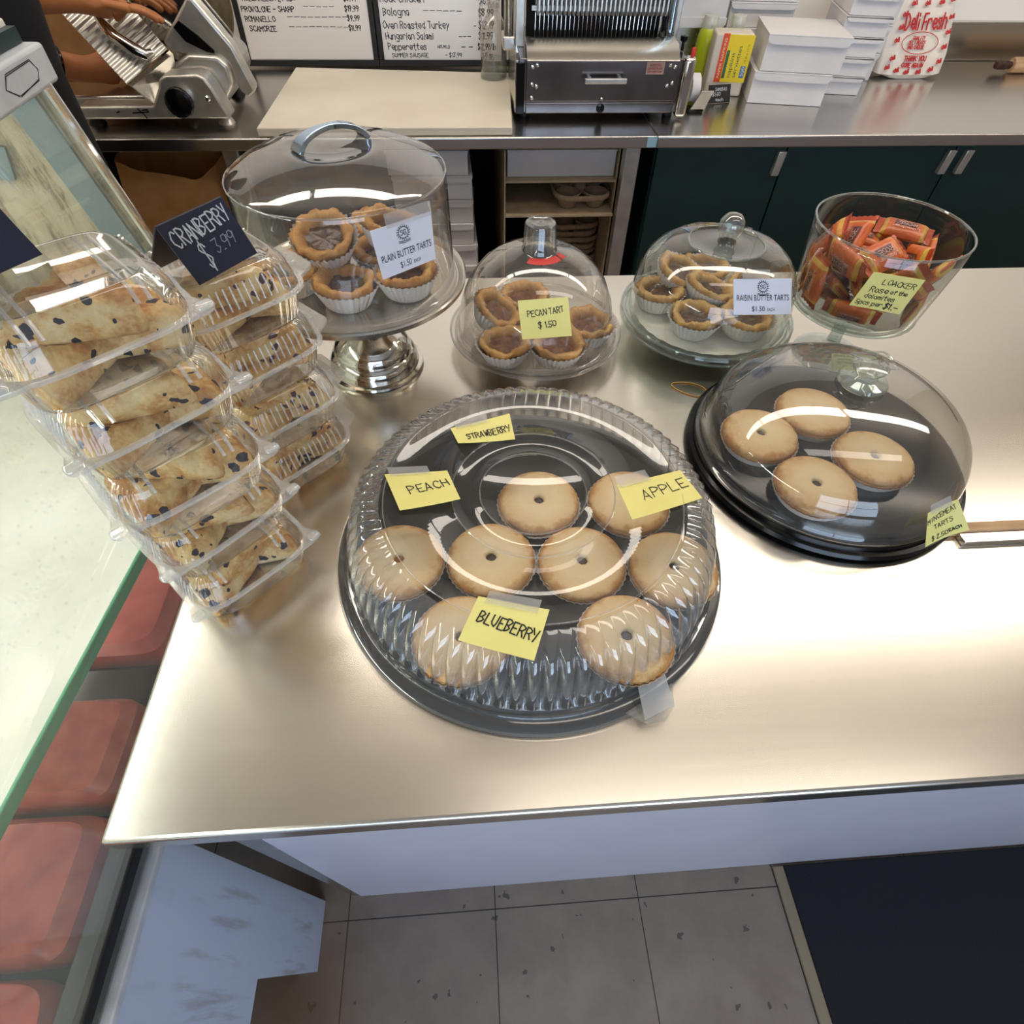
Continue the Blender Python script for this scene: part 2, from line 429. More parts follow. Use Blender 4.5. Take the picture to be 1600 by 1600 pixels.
def obj(name, mb, mat, parent=None, bevel=0, angle=35, local=False, smooth=True, sub=0, recalc=True):
    me = bpy.data.meshes.new(name)
    off = Vector((0, 0, 0))
    if parent is not None and not local: off = root_of(parent).location
    me.from_pydata([p - off for p in mb.v], [], mb.f)
    if recalc:
        bm = bmesh.new(); bm.from_mesh(me)
        bmesh.ops.recalc_face_normals(bm, faces=bm.faces); bm.to_mesh(me); bm.free()
    me.materials.append(MT[mat] if isinstance(mat, str) else mat)
    if smooth:
        me.shade_smooth()
        me.set_sharp_from_angle(angle=R(angle))
    o = bpy.data.objects.new(name, me); C.objects.link(o)
    if parent is not None: o.parent = parent
    if bevel:
        b = o.modifiers.new('b', 'BEVEL'); b.width = bevel; b.segments = 3; b.limit_method = 'ANGLE'; b.angle_limit = R(40)
    if sub:
        b = o.modifiers.new('s', 'SUBSURF'); b.levels = sub; b.render_levels = sub
    return o
def tag(o, label, cat, group=None):
    o['label'] = label; o['category'] = cat
    if group: o['group'] = group
    return o
def thing(name, label, cat, loc=(0, 0, 0), group=None):
    o = bpy.data.objects.new(name, None); C.objects.link(o)
    o.location = loc; o.empty_display_size = 0.02
    return tag(o, label, cat, group)
def struct(name, mb, mat, parent=None, **k):
    o = obj(name, mb, mat, parent, **k)
    o['kind'] = 'structure'
    return o
def dup(rt, loc, rot=None, label=None, group=None):
    def cp(o, par):
        c = o.copy(); C.objects.link(c)
        c.parent = par
        for ch in [x for x in bpy.data.objects if x.parent == o and x is not c]: cp(ch, c)
        return c
    r = cp(rt, None)
    r.location = loc
    if rot is not None: r.rotation_euler = rot
    if label: r['label'] = label
    if group: r['group'] = group
    return r
def bez(p0, p1, p2, p3, n=16):
    out = []
    for i in range(n + 1):
        t = i / n
        out.append(Vector(p0) * (1 - t) ** 3 + Vector(p1) * 3 * t * (1 - t) ** 2 + Vector(p2) * 3 * t * t * (1 - t) + Vector(p3) * t ** 3)
    return out

# hand lettering: strokes on a grid, x 0-4, y 0-8 (2 = baseline, 6 = x-height, 8 = cap height)
GL = {
 'A': '022842 1434', 'B': '02082847362505 2544331202', 'C': '47382817060413223243', 'D': '02082846442202', 'E': '48080242 0535',
 'F': '480802 0535', 'G': '473818070413223243452 5', 'H': '0208 4842 0545', 'I': '2822', 'J': '384332221304', 'K': '0208 480542', 'L': '080242',
 'M': '0208254842', 'N': '02084248', 'O': '28170613224354473828', 'P': '02082847462505', 'Q': '1807041332434738 18 2442', 'R': '02082847462505 2542',
 'S': '4738180716354433221203', 'T': '0848 2822', 'U': '080413324448', 'V': '082248', 'W': '0812263248', 'X': '0842 4802', 'Y': '0825 4822', 'Z': '08480242',
 'a': '36160513324336 3632 42', 'b': '0802 0516364432 1203', 'c': '4536160413324 3', 'd': '36160413324 3 4842', 'e': '04444536160413324 3', 'f': '4738272 2 0646',
 'g': '36160413324 3 46402000', 'h': '0802 0516364542', 'i': '2622 2728', 'j': '362010 3738', 'k': '0802 460442', 'l': '282232', 'm': '0602 0516252 2 2536454 2',
 'n': '0602 0516364542', 'o': '16041332443616', 'p': '0600 0516364432120 3', 'q': '36160413324 3 4640', 'r': '0602 0416364 5', 's': '45361605344332120 3', 't': '28233242 0646',
 'u': '060413324 4 4642', 'v': '062246', 'w': '0612253246', 'x': '0642 4602', 'y': '0623 4610', 'z': '06460242', '0': '18070413334447382818', '1': '172822',
 '2': '0738473 60242', '3': '084825443322120 3', '4': '38044 4 3832', '5': '48080525443322120 3', '6': '47280413324435150 4', '7': '084822', '8': '1807163544332213041536473818',
 '9': '4638180615354738 4722', '$': '4738180716354433221203 2921', '.': '22322 2', ',': '2211', '-': '0545', '/': '4802', '(': '38150 4130 231', ')': '1825 2413', '_': '0545', "'": '2827', '!': '2824 2322',
}
def strokes(ch):
    out = []
    for part in _split(ch):
        out.append(part)
    return out
def _split(ch):
    # digits come in xy pairs; a blank between pairs starts a new stroke, a blank inside a pair is ignored
    raw = GL.get(ch, ''); res = []; cur = []; hold = None
    for c in raw:
        if c == ' ':
            if hold is None:
                if cur: res.append(cur)
                cur = []
            continue
        if hold is None: hold = int(c)
        else: cur.append((hold / 4, (int(c) - 2) / 6)); hold = None
    if cur: res.append(cur)
    return res
rng = random.Random(11)
def text_lines(txt, h, asp=0.62, gap=0.32, jit=0.05, slant=0.0):
    """polylines of a hand written line, x right, y up from the baseline, cap height h"""
    x = 0; out = []
    for ch in txt:
        if ch == ' ': x += h * asp * 0.75; continue
        wd = h * asp * (0.35 if ch in "il.,'!1" else 1)
        for pl in _split(ch):
            jx, jy = rng.uniform(-jit, jit) * h, rng.uniform(-jit, jit) * h
            q = []
            for a, b in pl:
                if ch in "il.,'!1": a = a - 0.35 if ch != '1' else a - 0.15
                q.append((x + a * h * asp + jx + slant * b * h + rng.uniform(-jit, jit) * h * 0.4, b * h + jy + rng.uniform(-jit, jit) * h * 0.4))
            out.append(q)
        x += wd + h * asp * gap
    return out, x
def ribbons(mb, polys, mapf, wd, lift=0.0004):
    """flat pen strokes laid on a surface: mapf(x, y) -> (point, normal)"""
    for pl in polys:
        pts = []
        for (a, b), (c, d) in zip(pl[:-1], pl[1:]):
            n = max(1, int(math.hypot(c - a, d - b) / 0.006))
            for i in range(n): pts.append((a + (c - a) * i / n, b + (d - b) * i / n))
        pts.append(pl[-1])
        Q = [mapf(*p) for p in pts]
        for i in range(len(Q) - 1):
            (p, n), (q, n2) = Q[i], Q[i + 1]
            t = q - p
            if t.length < 1e-7: continue
            t.normalize(); s = n.cross(t).normalized() * wd / 2; e = t * wd * 0.35
            mb.add([p - e - s + n * lift, q + e - s + n2 * lift, q + e + s + n2 * lift, p - e + s + n * lift], [(0, 1, 2, 3)])
    return mb
def quadmap(c):
    """corners TL, TR, BR, BL -> f(u, v) with v downward, its normal toward the reader, width, height"""
    TL, TR, BR, BL = [Vector(p) for p in c]
    n = -((TR - TL).cross(BL - TL)).normalized()
    W = ((TR - TL).length + (BR - BL).length) / 2; H = ((BL - TL).length + (BR - TR).length) / 2
    def f(u, v):
        return (TL * (1 - u) + TR * u) * (1 - v) + (BL * (1 - u) + BR * u) * v
    return f, n, W, H
def card(name, label, cat, corners, lines, mat='yellow', ink='inkb', pen=0.0011, curl=0.0, tape=None, group=None, part='paper', thick=0.0005, extra=None):
    f, n, W, H = quadmap(corners)
    base = f(0.5, 0.5)
    root = thing(name, label, cat, base, group)
    def g(u, v):
        return f(u, v) + n * (curl * (4 * (u - 0.5) ** 2 - 0.35) * (0.3 + 0.7 * v))
    N = 10; mb = MB(); vs = []; fs = []
    for k in (0, 1):
        for j in range(N + 1):
            for i in range(N + 1): vs.append(g(i / N, j / N) - n * thick * k)
    q = (N + 1) ** 2
    for j in range(N):
        for i in range(N):
            a = j * (N + 1) + i
            fs.append((a, a + N + 1, a + N + 2, a + 1)); fs.append((q + a, q + a + 1, q + a + N + 2, q + a + N + 1))
    ring = [i for i in range(N)] + [i * (N + 1) + N for i in range(N)] + [N * (N + 1) + N - i for i in range(N)] + [(N - i) * (N + 1) for i in range(N)]
    for i in range(len(ring)):
        a, b = ring[i], ring[(i + 1) % len(ring)]
        fs.append((a, b, q + b, q + a))
    mb.add(vs, fs)
    obj(part, mb, mat, root)
    lt = MB()
    for ln in lines:
        txt, u, v, h = ln[:4]; ang = ln[4] if len(ln) > 4 else 0; asp = ln[5] if len(ln) > 5 else 0.62
        wp = ln[6] if len(ln) > 6 else pen
        st_ = rng.getstate(); polys, wdt = text_lines(txt, h, asp)
        room = (0.97 - u) * W
        if wdt > room:
            rng.setstate(st_); polys, wdt = text_lines(txt, h, asp * room / wdt)
        ca, sa = math.cos(R(ang)), math.sin(R(ang))
        def mp(x, y):
            X, Y = x * ca - y * sa, x * sa + y * ca
            return g(u + X / W, v - Y / H), n
        ribbons(lt, polys, mp, wp)
    if lines: obj('lettering', lt, ink, root, recalc=False)
    if tape:
        u0_, v0_, u1_, v1_ = tape
        mb = MB(); pts = []
        for vv in (v0_, v1_):
            for i in range(5):
                pts.append(f(u0_ + (u1_ - u0_) * i / 4, vv) + n * (0.0010 if vv > 0 else 0.0002))
        mb.add(pts, [(i, i + 5, i + 6, i + 1) for i in range(4)])
        obj('tape', mb, 'tape', root, recalc=False)
    if extra: extra(root, f, n, W, H)
    return root

# ------------------------------------------------------------------ the room
Z = 0.91                                             # counter height
struct('floor', MB().box(-2.6, 3.2, -2.6, 2.45, -0.05, 0), 'tile', smooth=False)
struct('ceiling', MB().box(-2.6, 3.2, -2.6, 2.45, 2.7, 2.75), 'ceil', smooth=False)
struct('wall_back', MB().box(-2.6, 3.2, 2.45, 2.5, 0, 2.7), 'wall', smooth=False)
struct('wall_left', MB().box(-2.65, -2.6, -2.6, 2.5, 0, 2.7), 'wallfar', smooth=False)
struct('wall_right', MB().box(3.2, 3.25, -2.6, 2.5, 0, 2.7), 'wallfar', smooth=False)
struct('wall_front', MB().box(-2.6, -0.9, -2.65, -2.6, 0, 2.7).box(1.7, 3.2, -2.65, -2.6, 0, 2.7).box(-0.9, 1.7, -2.65, -2.6, 0, 0.65).box(-0.9, 1.7, -2.65, -2.6, 2.35, 2.7), 'wallfar', smooth=False)
wf = MB()
for x in (-0.9, 0.39, 1.66): wf.box(x, x + 0.04, -2.66, -2.59, 0.65, 2.35)
for z in (0.65, 1.5, 2.31): wf.box(-0.9, 1.7, -2.66, -2.59, z, z + 0.04)
struct('window_1', wf, 'frame', smooth=False)
for i, (cx, cy) in enumerate([(-1.45, 1.30), (0.30, 1.30), (2.05, 1.30), (0.85, 0.28)]):  # last one is an unseen fill light, added to brighten the counter front
    t = thing('ceiling_light', ['fluorescent ceiling light over the meat slicer', 'fluorescent ceiling light over the cake stand', 'fluorescent ceiling light over the green cabinet', 'added fill light above the front edge of the serving counter'][i], 'ceiling light', (cx, cy, 2.7))
    obj('housing', MB().box(cx - 0.86, cx + 0.86, cy - 0.05, cy + 0.05, 2.535, 2.555), 'frame', t, bevel=0.004)
    obj('diffuser', MB().box(cx - 0.84, cx + 0.84, cy - 0.085, cy + 0.085, 2.475, 2.534), 'lamp' if i < 3 else 'fill_light', t, bevel=0.004)
    for x in (cx - 0.6, cx + 0.6): obj('hanger', MB().tube([(x, cy, 2.555), (x, cy, 2.699)], 0.006, 8), 'frame', t)

t = thing('entrance_mat', 'charcoal entrance mat with beige edge in front of the counter', 'mat', (1.2, -0.5, 0))
obj('pile', MB().box(0.63, 1.9, -1.2, 0.145, 0.0005, 0.010), 'matt', t, bevel=0.002)
obj('edging', MB().box(0.606, 0.63, -1.2, 0.145, 0.0005, 0.007), 'matedge', t, bevel=0.002)

# ------------------------------------------------------------------ the serving counter
t = thing('serving_counter', 'stainless steel serving counter with white front panel', 'counter', (0.9, 0.55, 0))
obj('worktop', MB().box(-0.33, 2.4, 0.107, 1.005, 0.882, Z), 'steel', t, bevel=0.004)
obj('apron', MB().box(-0.287, 2.38, 0.15, 0.98, 0, 0.8815), 'apron', t, bevel=0.001)
obj('filler_strip', MB().hexa([(-0.303, 0.152, 0), (-0.2875, 0.152, 0), (-0.2875, 0.18, 0), (-0.303, 0.18, 0), (-0.3285, 0.152, 0.88), (-0.2875, 0.152, 0.88), (-0.2875, 0.18, 0.88), (-0.3285, 0.18, 0.88)]), 'satin', t)['label'] = 'grey steel filler strip beside the white front panel'
t = thing('metal_bar', 'flat steel edged wooden bar lying on the counter behind the mincemeat note', 'bar', (0.95, 0.38, Z))
obj('wooden_strip', MB().box(0.560, 1.5, 0.3765, 0.390, Z + 0.0005, Z + 0.011), 'wood', t, bevel=0.001)
obj('steel_strip', MB().box(0.574, 1.5, 0.362, 0.376, Z + 0.0005, Z + 0.008), 'steel', t, bevel=0.001)

# ------------------------------------------------------------------ refrigerated display case
t = thing('display_case', 'refrigerated deli display case with fogged sloping glass', 'display case', (-0.8, 0, 0))
obj('base_panel', MB().prism([(-0.9, 0.355), (0.02, 0.355), (0.03, 0), (0.147, 0), (0.147, 0.748), (-0.9, 0.748)], -0.40, -0.36, 'x'), 'casewhite', t, bevel=0.001)
obj('metal_trim', MB().box(-0.366, -0.3535, -0.9, 0.147, 0.7485, 0.760), 'whitemet', t, bevel=0.002)
obj('gasket', MB().box(-0.39, -0.363, -0.9, 0.148, 0.7625, 0.79), 'blackmat', t, bevel=0.003)
gx = lambda z: -0.36 - 0.1 * (z - 0.76) / 0.5
obj('front_glass', MB().hexa([(gx(.765), -0.9, .765), (gx(.765) - .006, -0.9, .765), (gx(.765) - .006, 0.79, .765), (gx(.765), 0.79, .765),
                              (gx(1.262), -0.9, 1.262), (gx(1.262) - .006, -0.9, 1.262), (gx(1.262) - .006, 0.79, 1.262), (gx(1.262), 0.79, 1.262)]), 'caseglass', t)
obj('corner_trim', MB().tube([(gx(.77) + .002, 0.795, .77), (gx(1.262) + .002, 0.795, 1.262)], 0.006, 10), 'chrome', t)
obj('end_panel', MB().prism([(-1.3, 0.0), (-0.39, 0.0), (-0.39, 0.75), (gx(.76) - .012, 0.76), (gx(1.26) - .012, 1.26), (-1.3, 1.26)], 0.792, 0.825, 'y'), 'endpanel', t)
obj('liner_strip', MB().prism([(gx(.88) - .05, .88), (gx(.88) - .014, .88), (gx(1.255) - .014, 1.255), (gx(1.255) - .05, 1.255)], 0.787, 0.7915, 'y').prism([(-0.72, 1.165), (-0.545, 1.165), (-0.535, 1.20), (-0.72, 1.255)], 0.787, 0.7915, 'y'), 'bluegrey', t)['label'] = 'blue grey strips on the beige end panel'
cap = obj('top_cap', MB().box(-0.505, -0.452, -0.9, 0.818, 1.257, 1.292), 'whitemet', t, bevel=0.004)
lb = MB()
lp = [(0.755, 1.266), (0.79, 1.268), (0.797, 1.276), (0.792, 1.286), (0.75, 1.285), (0.742, 1.276), (0.755, 1.266)]
lp = [(0.716 + (a - 0.742) * 1.25, b - .001) for a, b in lp]
for k in range(2):
    ribbons(lb, [[(a + rng.uniform(-.0015, .0015), b + rng.uniform(-.001, .001)) for a, b in lp]], lambda a, b: (Vector((-0.452, a, b)), Vector((1, 0, 0))), 0.0008)
obj('peeled_label', lb, 'ink', cap, recalc=False)
obj('top_panel', MB().box(-1.3, -0.478, -0.9, 0.815, 1.2925, 1.312), 'caseshelf', t, bevel=0.002)
obj('top_seal', MB().box(-0.4775, -0.468, -0.9, 0.812, 1.2925, 1.306), 'green', t)
sh = obj('shelf', MB().prism([(-1.2, -0.9), (-0.552, -0.9), (-0.4045, 0.575), (-0.4045, 0.785), (-1.2, 0.785)], 0.868, 0.88, 'z'), 'caseshelf', t)
obj('shelf_edge', MB().prism([(-0.551, -0.9), (-0.546, -0.9), (-0.4000, 0.575), (-0.4000, 0.785), (-0.404, 0.785), (-0.404, 0.575)], 0.864, 0.8825, 'z'), 'greenedge', sh, bevel=0.002)
obj('shelf_fill_light', MB().tube([(-0.70, -0.8, 0.855), (-0.55, 0.7, 0.855)], 0.008, 10), emis('shelf_fill_glow', (1, 0.95, 0.88, 1), 16), t)  # unseen glowing tube, added under the shelf to brighten the meats
obj('deck', MB().box(-1.2, -0.402, -0.9, 0.785, 0.66, 0.70), 'blackmat', t)
obj('rear_panel', MB().box(-1.3, -1.24, -0.9, 0.79, 0.0, 1.29), 'caseshelf', t)
obj('lamp_tube', MB().tube([(-0.60, -0.8, 1.27), (-0.60, 0.7, 1.27)], 0.012, 12), emis('case_lamp', (1, 0.98, 0.94, 1), 42), t)
def slab(x0, x1, y0, y1, z0, z1, r=0.02):
    m = MB(); n = 40; loops = []
    for z, s in ((z0, .9), (z0 + .01, 1), ((z0 + z1) / 2, 1.03), (z1 - .012, 1), (z1, .88)):
        lp = []
        for i in range(n):
            a = 2 * PI * i / n; c, s_ = math.cos(a), math.sin(a)
            lp.append(((x0 + x1) / 2 + (x1 - x0) / 2 * s * math.copysign(abs(c) ** .22, c), (y0 + y1) / 2 + (y1 - y0) / 2 * s * math.copysign(abs(s_) ** .22, s_), z))
        loops.append(lp)
    return m.loft(loops)
for (x0, x1, y0, y1, z1, mt, lb_) in [(-0.62, -0.41, 0.345, 0.55, 0.79, 'meat2', 'pink deli meat behind the glass nearest the scone stacks'),
                                    (-0.60, -0.410, 0.175, 0.285, 0.80, 'meat', 'red deli meat behind the glass beside the counter edge'),
                                    (-0.66, -0.412, 0.035, 0.165, 0.78, 'meat', 'red deli meat behind the glass under the counter corner'),
                                    (-0.70, -0.412, -0.19, 0.025, 0.785, 'meat2', 'large pink deli meat low in the display case')]:
    m = obj('deli_meat', slab(x0, x1, y0, y1, 0.704, z1), mt)
    tag(m, lb_, 'meat', 'meats in the display case')
t = thing('meat_tray', 'black meat tray between two meats in the display case', 'tray', (-0.5, 0.315, 0.70))
obj('tray', MB().box(-0.62, -0.41, 0.288, 0.338, 0.7005, 0.765), 'black', t, bevel=0.006)

# ------------------------------------------------------------------ fruit tarts on the big tray
def tart(label, group):
    rt_ = thing('fruit_tart', label, 'tart', (0, 0, 0), group)
    def md(k, a): return 0.0006 * noise.noise((math.cos(a) * 2, math.sin(a) * 2, k * 0.3)) if k > 1 else 0.0004 * noise.noise((math.cos(a) * 3, math.sin(a) * 3, 9))
    obj('pastry_lid', MB().lathe([(0.0056, 0.017), (0.006, 0.0225), (0.009, 0.0242), (0.022, 0.0247), (0.036, 0.0244), (0.042, 0.0232), (0.0455, 0.0208), (0.0468, 0.018), (0.0455, 0.0155), (0.040, 0.0150)], 80, mod=md), 'tart', rt_, local=True, angle=60)
    obj('pastry_case', MB().lathe([(0.0, 0.001), (0.0395, 0.001), (0.0425, 0.005), (0.0462, 0.012), (0.0470, 0.0148), (0.0455, 0.0152), (0.0, 0.0152)], 80, mod=lambda k, a: (0.0007 * math.cos(40 * a) if 1 < k < 5 else 0)), 'tart', rt_, local=True, angle=60)
    obj('filling', MB().lathe([(0.0, 0.0205), (0.004, 0.0200), (0.0064, 0.018), (0.0064, 0.0155)], 24), 'jam', rt_, local=True)
    obj('foil_cup', MB().lathe([(0.0, 0.0), (0.0405, 0.0), (0.0435, 0.004), (0.0476, 0.0125), (0.0490, 0.0135)], 80, mod=lambda k, a: (0.0006 * math.cos(40 * a) if k > 1 else 0)), 'paperw', rt_, local=True)
    return rt_
proto = tart('round fruit tart under the clear lid, standing alone behind the front row', 'fruit tarts on the large tray')
used = [False]
def place(pr, flag, loc, rot, label, group=None):
    if not flag[0]:
        flag[0] = True; pr.location = loc; pr.rotation_euler = rot; pr['label'] = label
        if group: pr['group'] = group
        return pr
    return dup(pr, loc, rot, label, group)
fz = Z + 0.0205
for x, y, lb_, amber in [(0.0687, 0.4270, 'fruit tart inside the inner ring of the big lid, behind the middle row', 0),
                 (0.1745, 0.4215, 'fruit tart under the APPLE note', 0),
                 (-0.0890, 0.3535, 'fruit tart with amber filling at the left end of the middle row', 1),
                 (0.0095, 0.3500, 'fruit tart in the middle row, second from the left end', 0),
                 (0.1070, 0.3400, 'fruit tart in the middle row, below the gap of the inner ring', 0),
                 (0.2045, 0.3270, 'fruit tart at the right end of the middle row, behind the fluted wall', 0),
                 (-0.0240, 0.2580, 'fruit tart half hidden by the BLUEBERRY note', 0),
                 (0.1380, 0.2500, 'fruit tart nearest the tape on the big tray rim', 0)]:
    o = place(proto, used, (x, y, fz), (0, 0, rng.uniform(0, 6)), lb_, 'fruit tarts on the large tray')
    if amber:
        for ch in o.children:
            if ch.name.startswith('filling'):
                ch.data = ch.data.copy(); ch.data.materials[0] = MT['peachjam']
for x, y, lb_ in [(0.4485, 0.5555, 'mincemeat tart at the back under the smooth dome'), (0.3619, 0.5155, 'mincemeat tart at the left under the smooth dome'),
                  (0.4897, 0.4671, 'mincemeat tart at the right under the smooth dome'), (0.3989, 0.4270, 'mincemeat tart at the front under the smooth dome')]:
    dup(proto, (x, y, Z + 0.0305), (0, 0, rng.uniform(0, 6)), lb_, 'mincemeat tarts on the black dish')

cT = (0.056, 0.391, Z)
t = thing('serving_tray', 'large round black plastic serving tray holding fruit tarts', 'tray', cT)
obj('tray_base', MB().lathe([(0, 0.003), (0.19, 0.003), (0.2, 0.0005), (0.216, 0.0005), (0.2195, 0.004), (0.2195, 0.008), (0.213, 0.0115), (0.209, 0.0115), (0.206, 0.016), (0.201, 0.016), (0.196, 0.0125), (0.190, 0.013), (0.186, 0.0185), (0.183, 0.0195), (0.0, 0.0195)], 128, cT), 'tray', t)
F = 80
def flmod(k, a):
    s = [0, 0, 0.0, 1, 1, 1, .45, 0, 0, 0, 0, 0, 0, 0, 0, 0, 0, 0, 0, 0][k]
    return s * 0.0085 * (abs(math.cos(F / 2 * a)) ** 0.8 - 0.7)
t = thing('tray_lid', 'clear fluted plastic lid with four yellow notes over the large tart tray', 'lid', (cT[0], cT[1], Z + 0.0165))
obj('fluted_wall', MB().lathe([(0.204, 0.0168), (0.2035, 0.024), (0.203, 0.0255), (0.203, 0.028), (0.198, 0.055), (0.190, 0.082), (0.176, 0.0955), (0.160, 0.0985)], 1280, cT, mod=flmod), 'flute', t, angle=70)
obj('lid_top', MB().lathe([(0.160, 0.0985), (0.157, 0.1005), (0.154, 0.1005), (0.152, 0.0985), (0.089, 0.0982), (0.0865, 0.1008), (0.084, 0.1008), (0.081, 0.0975), (0.0575, 0.0972), (0.056, 0.0987), (0.054, 0.0972), (0, 0.0970)], 160, cT), 'lid', t, angle=60)
for r_, z_ in ((0.1555, 0.1007), (0.0852, 0.1010), (0.056, 0.0989)):
    obj('moulded_ring', MB().tube([(cT[0] + r_ * math.cos(a * PI / 64), cT[1] + r_ * math.sin(a * PI / 64), Z + z_) for a in range(128)], 0.0007, 6, True), 'rimclear', t)
obj('rim_flange', MB().lathe([(0.204, 0.0168), (0.2085, 0.0172), (0.2095, 0.0132), (0.2165, 0.0128), (0.2205, 0.0098), (0.2215, 0.0045)], 160, cT), 'rimclear', t)
a0 = math.atan2(0.19 - 0.391, 0.158 - 0.056)
tabp = [(cT[0] + r * math.cos(a0 + d), cT[1] + r * math.sin(a0 + d), Z + h) for d, r, h in [(-.13, .219, .0125), (-.07, .236, .0105), (0, .242, .010), (.07, .236, .0105), (.13, .219, .0125)]]
obj('lift_tab', MB().add(tabp + [(x, y, z + .0012) for x, y, z in tabp], [(4, 3, 2, 1, 0), (5, 6, 7, 8, 9)] + [(i, (i + 1) % 5, 5 + (i + 1) % 5, 5 + i) for i in range(5)]), 'rimclear', t)
card('tape_strip', 'torn strip of clear tape holding the big lid to its tray', 'tape',
     [(0.139, 0.222, Z + 0.038), (0.166, 0.232, Z + 0.038), (0.176, 0.188, Z + 0.0145), (0.145, 0.176, Z + 0.0145)], [], 'tape', curl=0.002, part='tape')
U = Z + 0.1012
card('sticky_note', 'yellow note reading STRAWBERRY at the far edge of the big lid', 'note',
     [(-0.030, 0.4885, U + .001), (0.0385, 0.5045, U + .006), (0.0425, 0.4665, U + .001), (-0.0215, 0.464, U + .0005)], [('STRAWBERRY', 0.20, 0.80, 0.0085, 4, 0.66)], curl=0.0012, tape=(0.08, -0.28, 0.62, 0.16), group='flavour notes on the big lid')
card('sticky_note', 'yellow note reading PEACH on the left of the big lid', 'note',
     [(-0.0997, 0.4205, U + .001), (-0.0330, 0.4170, U + .0070), (-0.0195, 0.3755, U + .0085), (-0.0808, 0.3700, U + .001)], [('PEACH', 0.28, 0.62, 0.011, 7, 0.75)], curl=0.0010, tape=(0.08, -0.20, 0.72, 0.08), group='flavour notes on the big lid')
card('sticky_note', 'yellow note reading APPLE on the right of the big lid', 'note',
     [(0.1415, 0.3845, U + .010), (0.2175, 0.4110, U + .000), (0.2320, 0.3730, U - .003), (0.1490, 0.3400, U + .008)], [('APPLE', 0.28, 0.60, 0.0125, 2, 0.85)], curl=0.0010, tape=(0.02, -0.26, 0.50, 0.10), group='flavour notes on the big lid')
card('sticky_note', 'yellow note reading BLUEBERRY on the near side of the big lid', 'note',
     [(-0.005, 0.2630, Z + .108), (0.0572, 0.2474, Z + .105), (0.0400, 0.2047, Z + .0955), (-0.0238, 0.2252, Z + .1000)], [('BLUEBERRY', 0.12, 0.52, 0.0105, -7, 0.55, 0.0013)], curl=0.0012, tape=(0.12, -0.16, 0.86, 0.12), group='flavour notes on the big lid')

# ------------------------------------------------------------------ mincemeat dish
cM = (0.461, 0.521, Z)
t = thing('cake_dish', 'round black cake dish holding four mincemeat tarts', 'dish', cM)
obj('dish', MB().lathe([(0, 0.0005), (0.165, 0.0005), (0.176, 0.004), (0.1785, 0.008), (0.176, 0.0125), (0.1705, 0.013), (0.169, 0.019), (0.1625, 0.0205), (0.160, 0.0285), (0.155, 0.0300), (0, 0.0300)], 128, cM), 'black', t)
def dome(r, h0, h1, rtop=0.02, p=2.3, n=26, lip=None):
    out = list(lip or [])
    for i in range(n + 1):
        a = (PI / 2) * i / n
        c, s = math.cos(a) ** (2 / p), math.sin(a) ** (2 / p)
        q = r * c
        if q < rtop: q = rtop
        out.append((q, h0 + (h1 - h0) * s))
        if q == rtop: break
    out.append((0.0, out[-1][1] + 0.0004))
    return out
t = thing('cake_dome', 'wide clear dome with square knob over the mincemeat tarts', 'dome', (cM[0], cM[1], Z + 0.0205))
obj('dome_wall', MB().lathe(dome(0.1605, 0.030, 0.122, 0.02, 2.35, lip=[(0.1685, 0.0212), (0.1655, 0.0215), (0.1635, 0.024)]), 128, cM), 'acrylic', t, angle=60)
kn = MB().lathe([(0.0, 0.1225), (0.026, 0.1225), (0.029, 0.1255), (0.027, 0.129), (0.015, 0.1315), (0.012, 0.136), (0.019, 0.144), (0.0205, 0.148), (0.015, 0.1505), (0, 0.151)], 40, cM)
k_ = obj('knob', kn, 'glassrim', t)
sq = [(cM[0] + dx, cM[1] + dy, Z + 0.1525 + dz) for dx, dy, dz in [(-.024, -.012, 0), (-.004, -.018, .004), (.022, -.014, 0), (.018, .006, .005), (.02, .019, 0), (0, .014, .004), (-.02, .017, 0), (-.017, .002, .005)]]
obj('knob_edge', MB().tube(sq, 0.0013, 6, True), 'rimclear', k_)
card('sticky_note', 'yellow note reading MINCEMEAT TARTS on the rim of the smooth dome', 'note',
     [(0.487, 0.360, Z + .072), (0.525, 0.373, Z + .078), (0.5590, 0.362, Z + .035), (0.500, 0.345, Z + .030)],
     [('MINCEMEAT', 0.02, 0.36, 0.0075, 9, 0.52, 0.0008), ('TARTS', 0.22, 0.60, 0.007, 6, 0.6, 0.0008), ('$ 2.50', 0.17, 0.93, 0.0070, 3, 0.45, 0.0009), ('EACH', 0.60, 0.86, 0.0046, 6, 0.62, 0.0011)],
     curl=0.003, tape=(0.08, -0.20, 0.80, 0.08))

# ------------------------------------------------------------------ steel cake stand with butter tarts
cS = (-0.152, 0.751, Z)
t = thing('cake_stand', 'footed stainless steel cake stand holding plain butter tarts', 'cake stand', cS)
obj('pedestal', MB().lathe([(0, 0.0005), (0.071, 0.0005), (0.0735, 0.003), (0.0725, 0.0065), (0.067, 0.008), (0.066, 0.016), (0.062, 0.026), (0.0585, 0.029), (0.0580, 0.035), (0.0525, 0.046), (0.042, 0.057), (0.033, 0.063), (0.026, 0.073), (0.024, 0.095), (0.026, 0.118), (0.034, 0.131), (0.05, 0.1365)], 96, cS), 'chrome', t)
obj('plate', MB().lathe([(0, 0.1365), (0.05, 0.1365), (0.128, 0.1375), (0.141, 0.1385), (0.1455, 0.1415), (0.1462, 0.1475), (0.1445, 0.1495), (0.1405, 0.1485), (0.136, 0.1435), (0.1, 0.1425), (0, 0.1425)], 128, cS), 'satin', t)
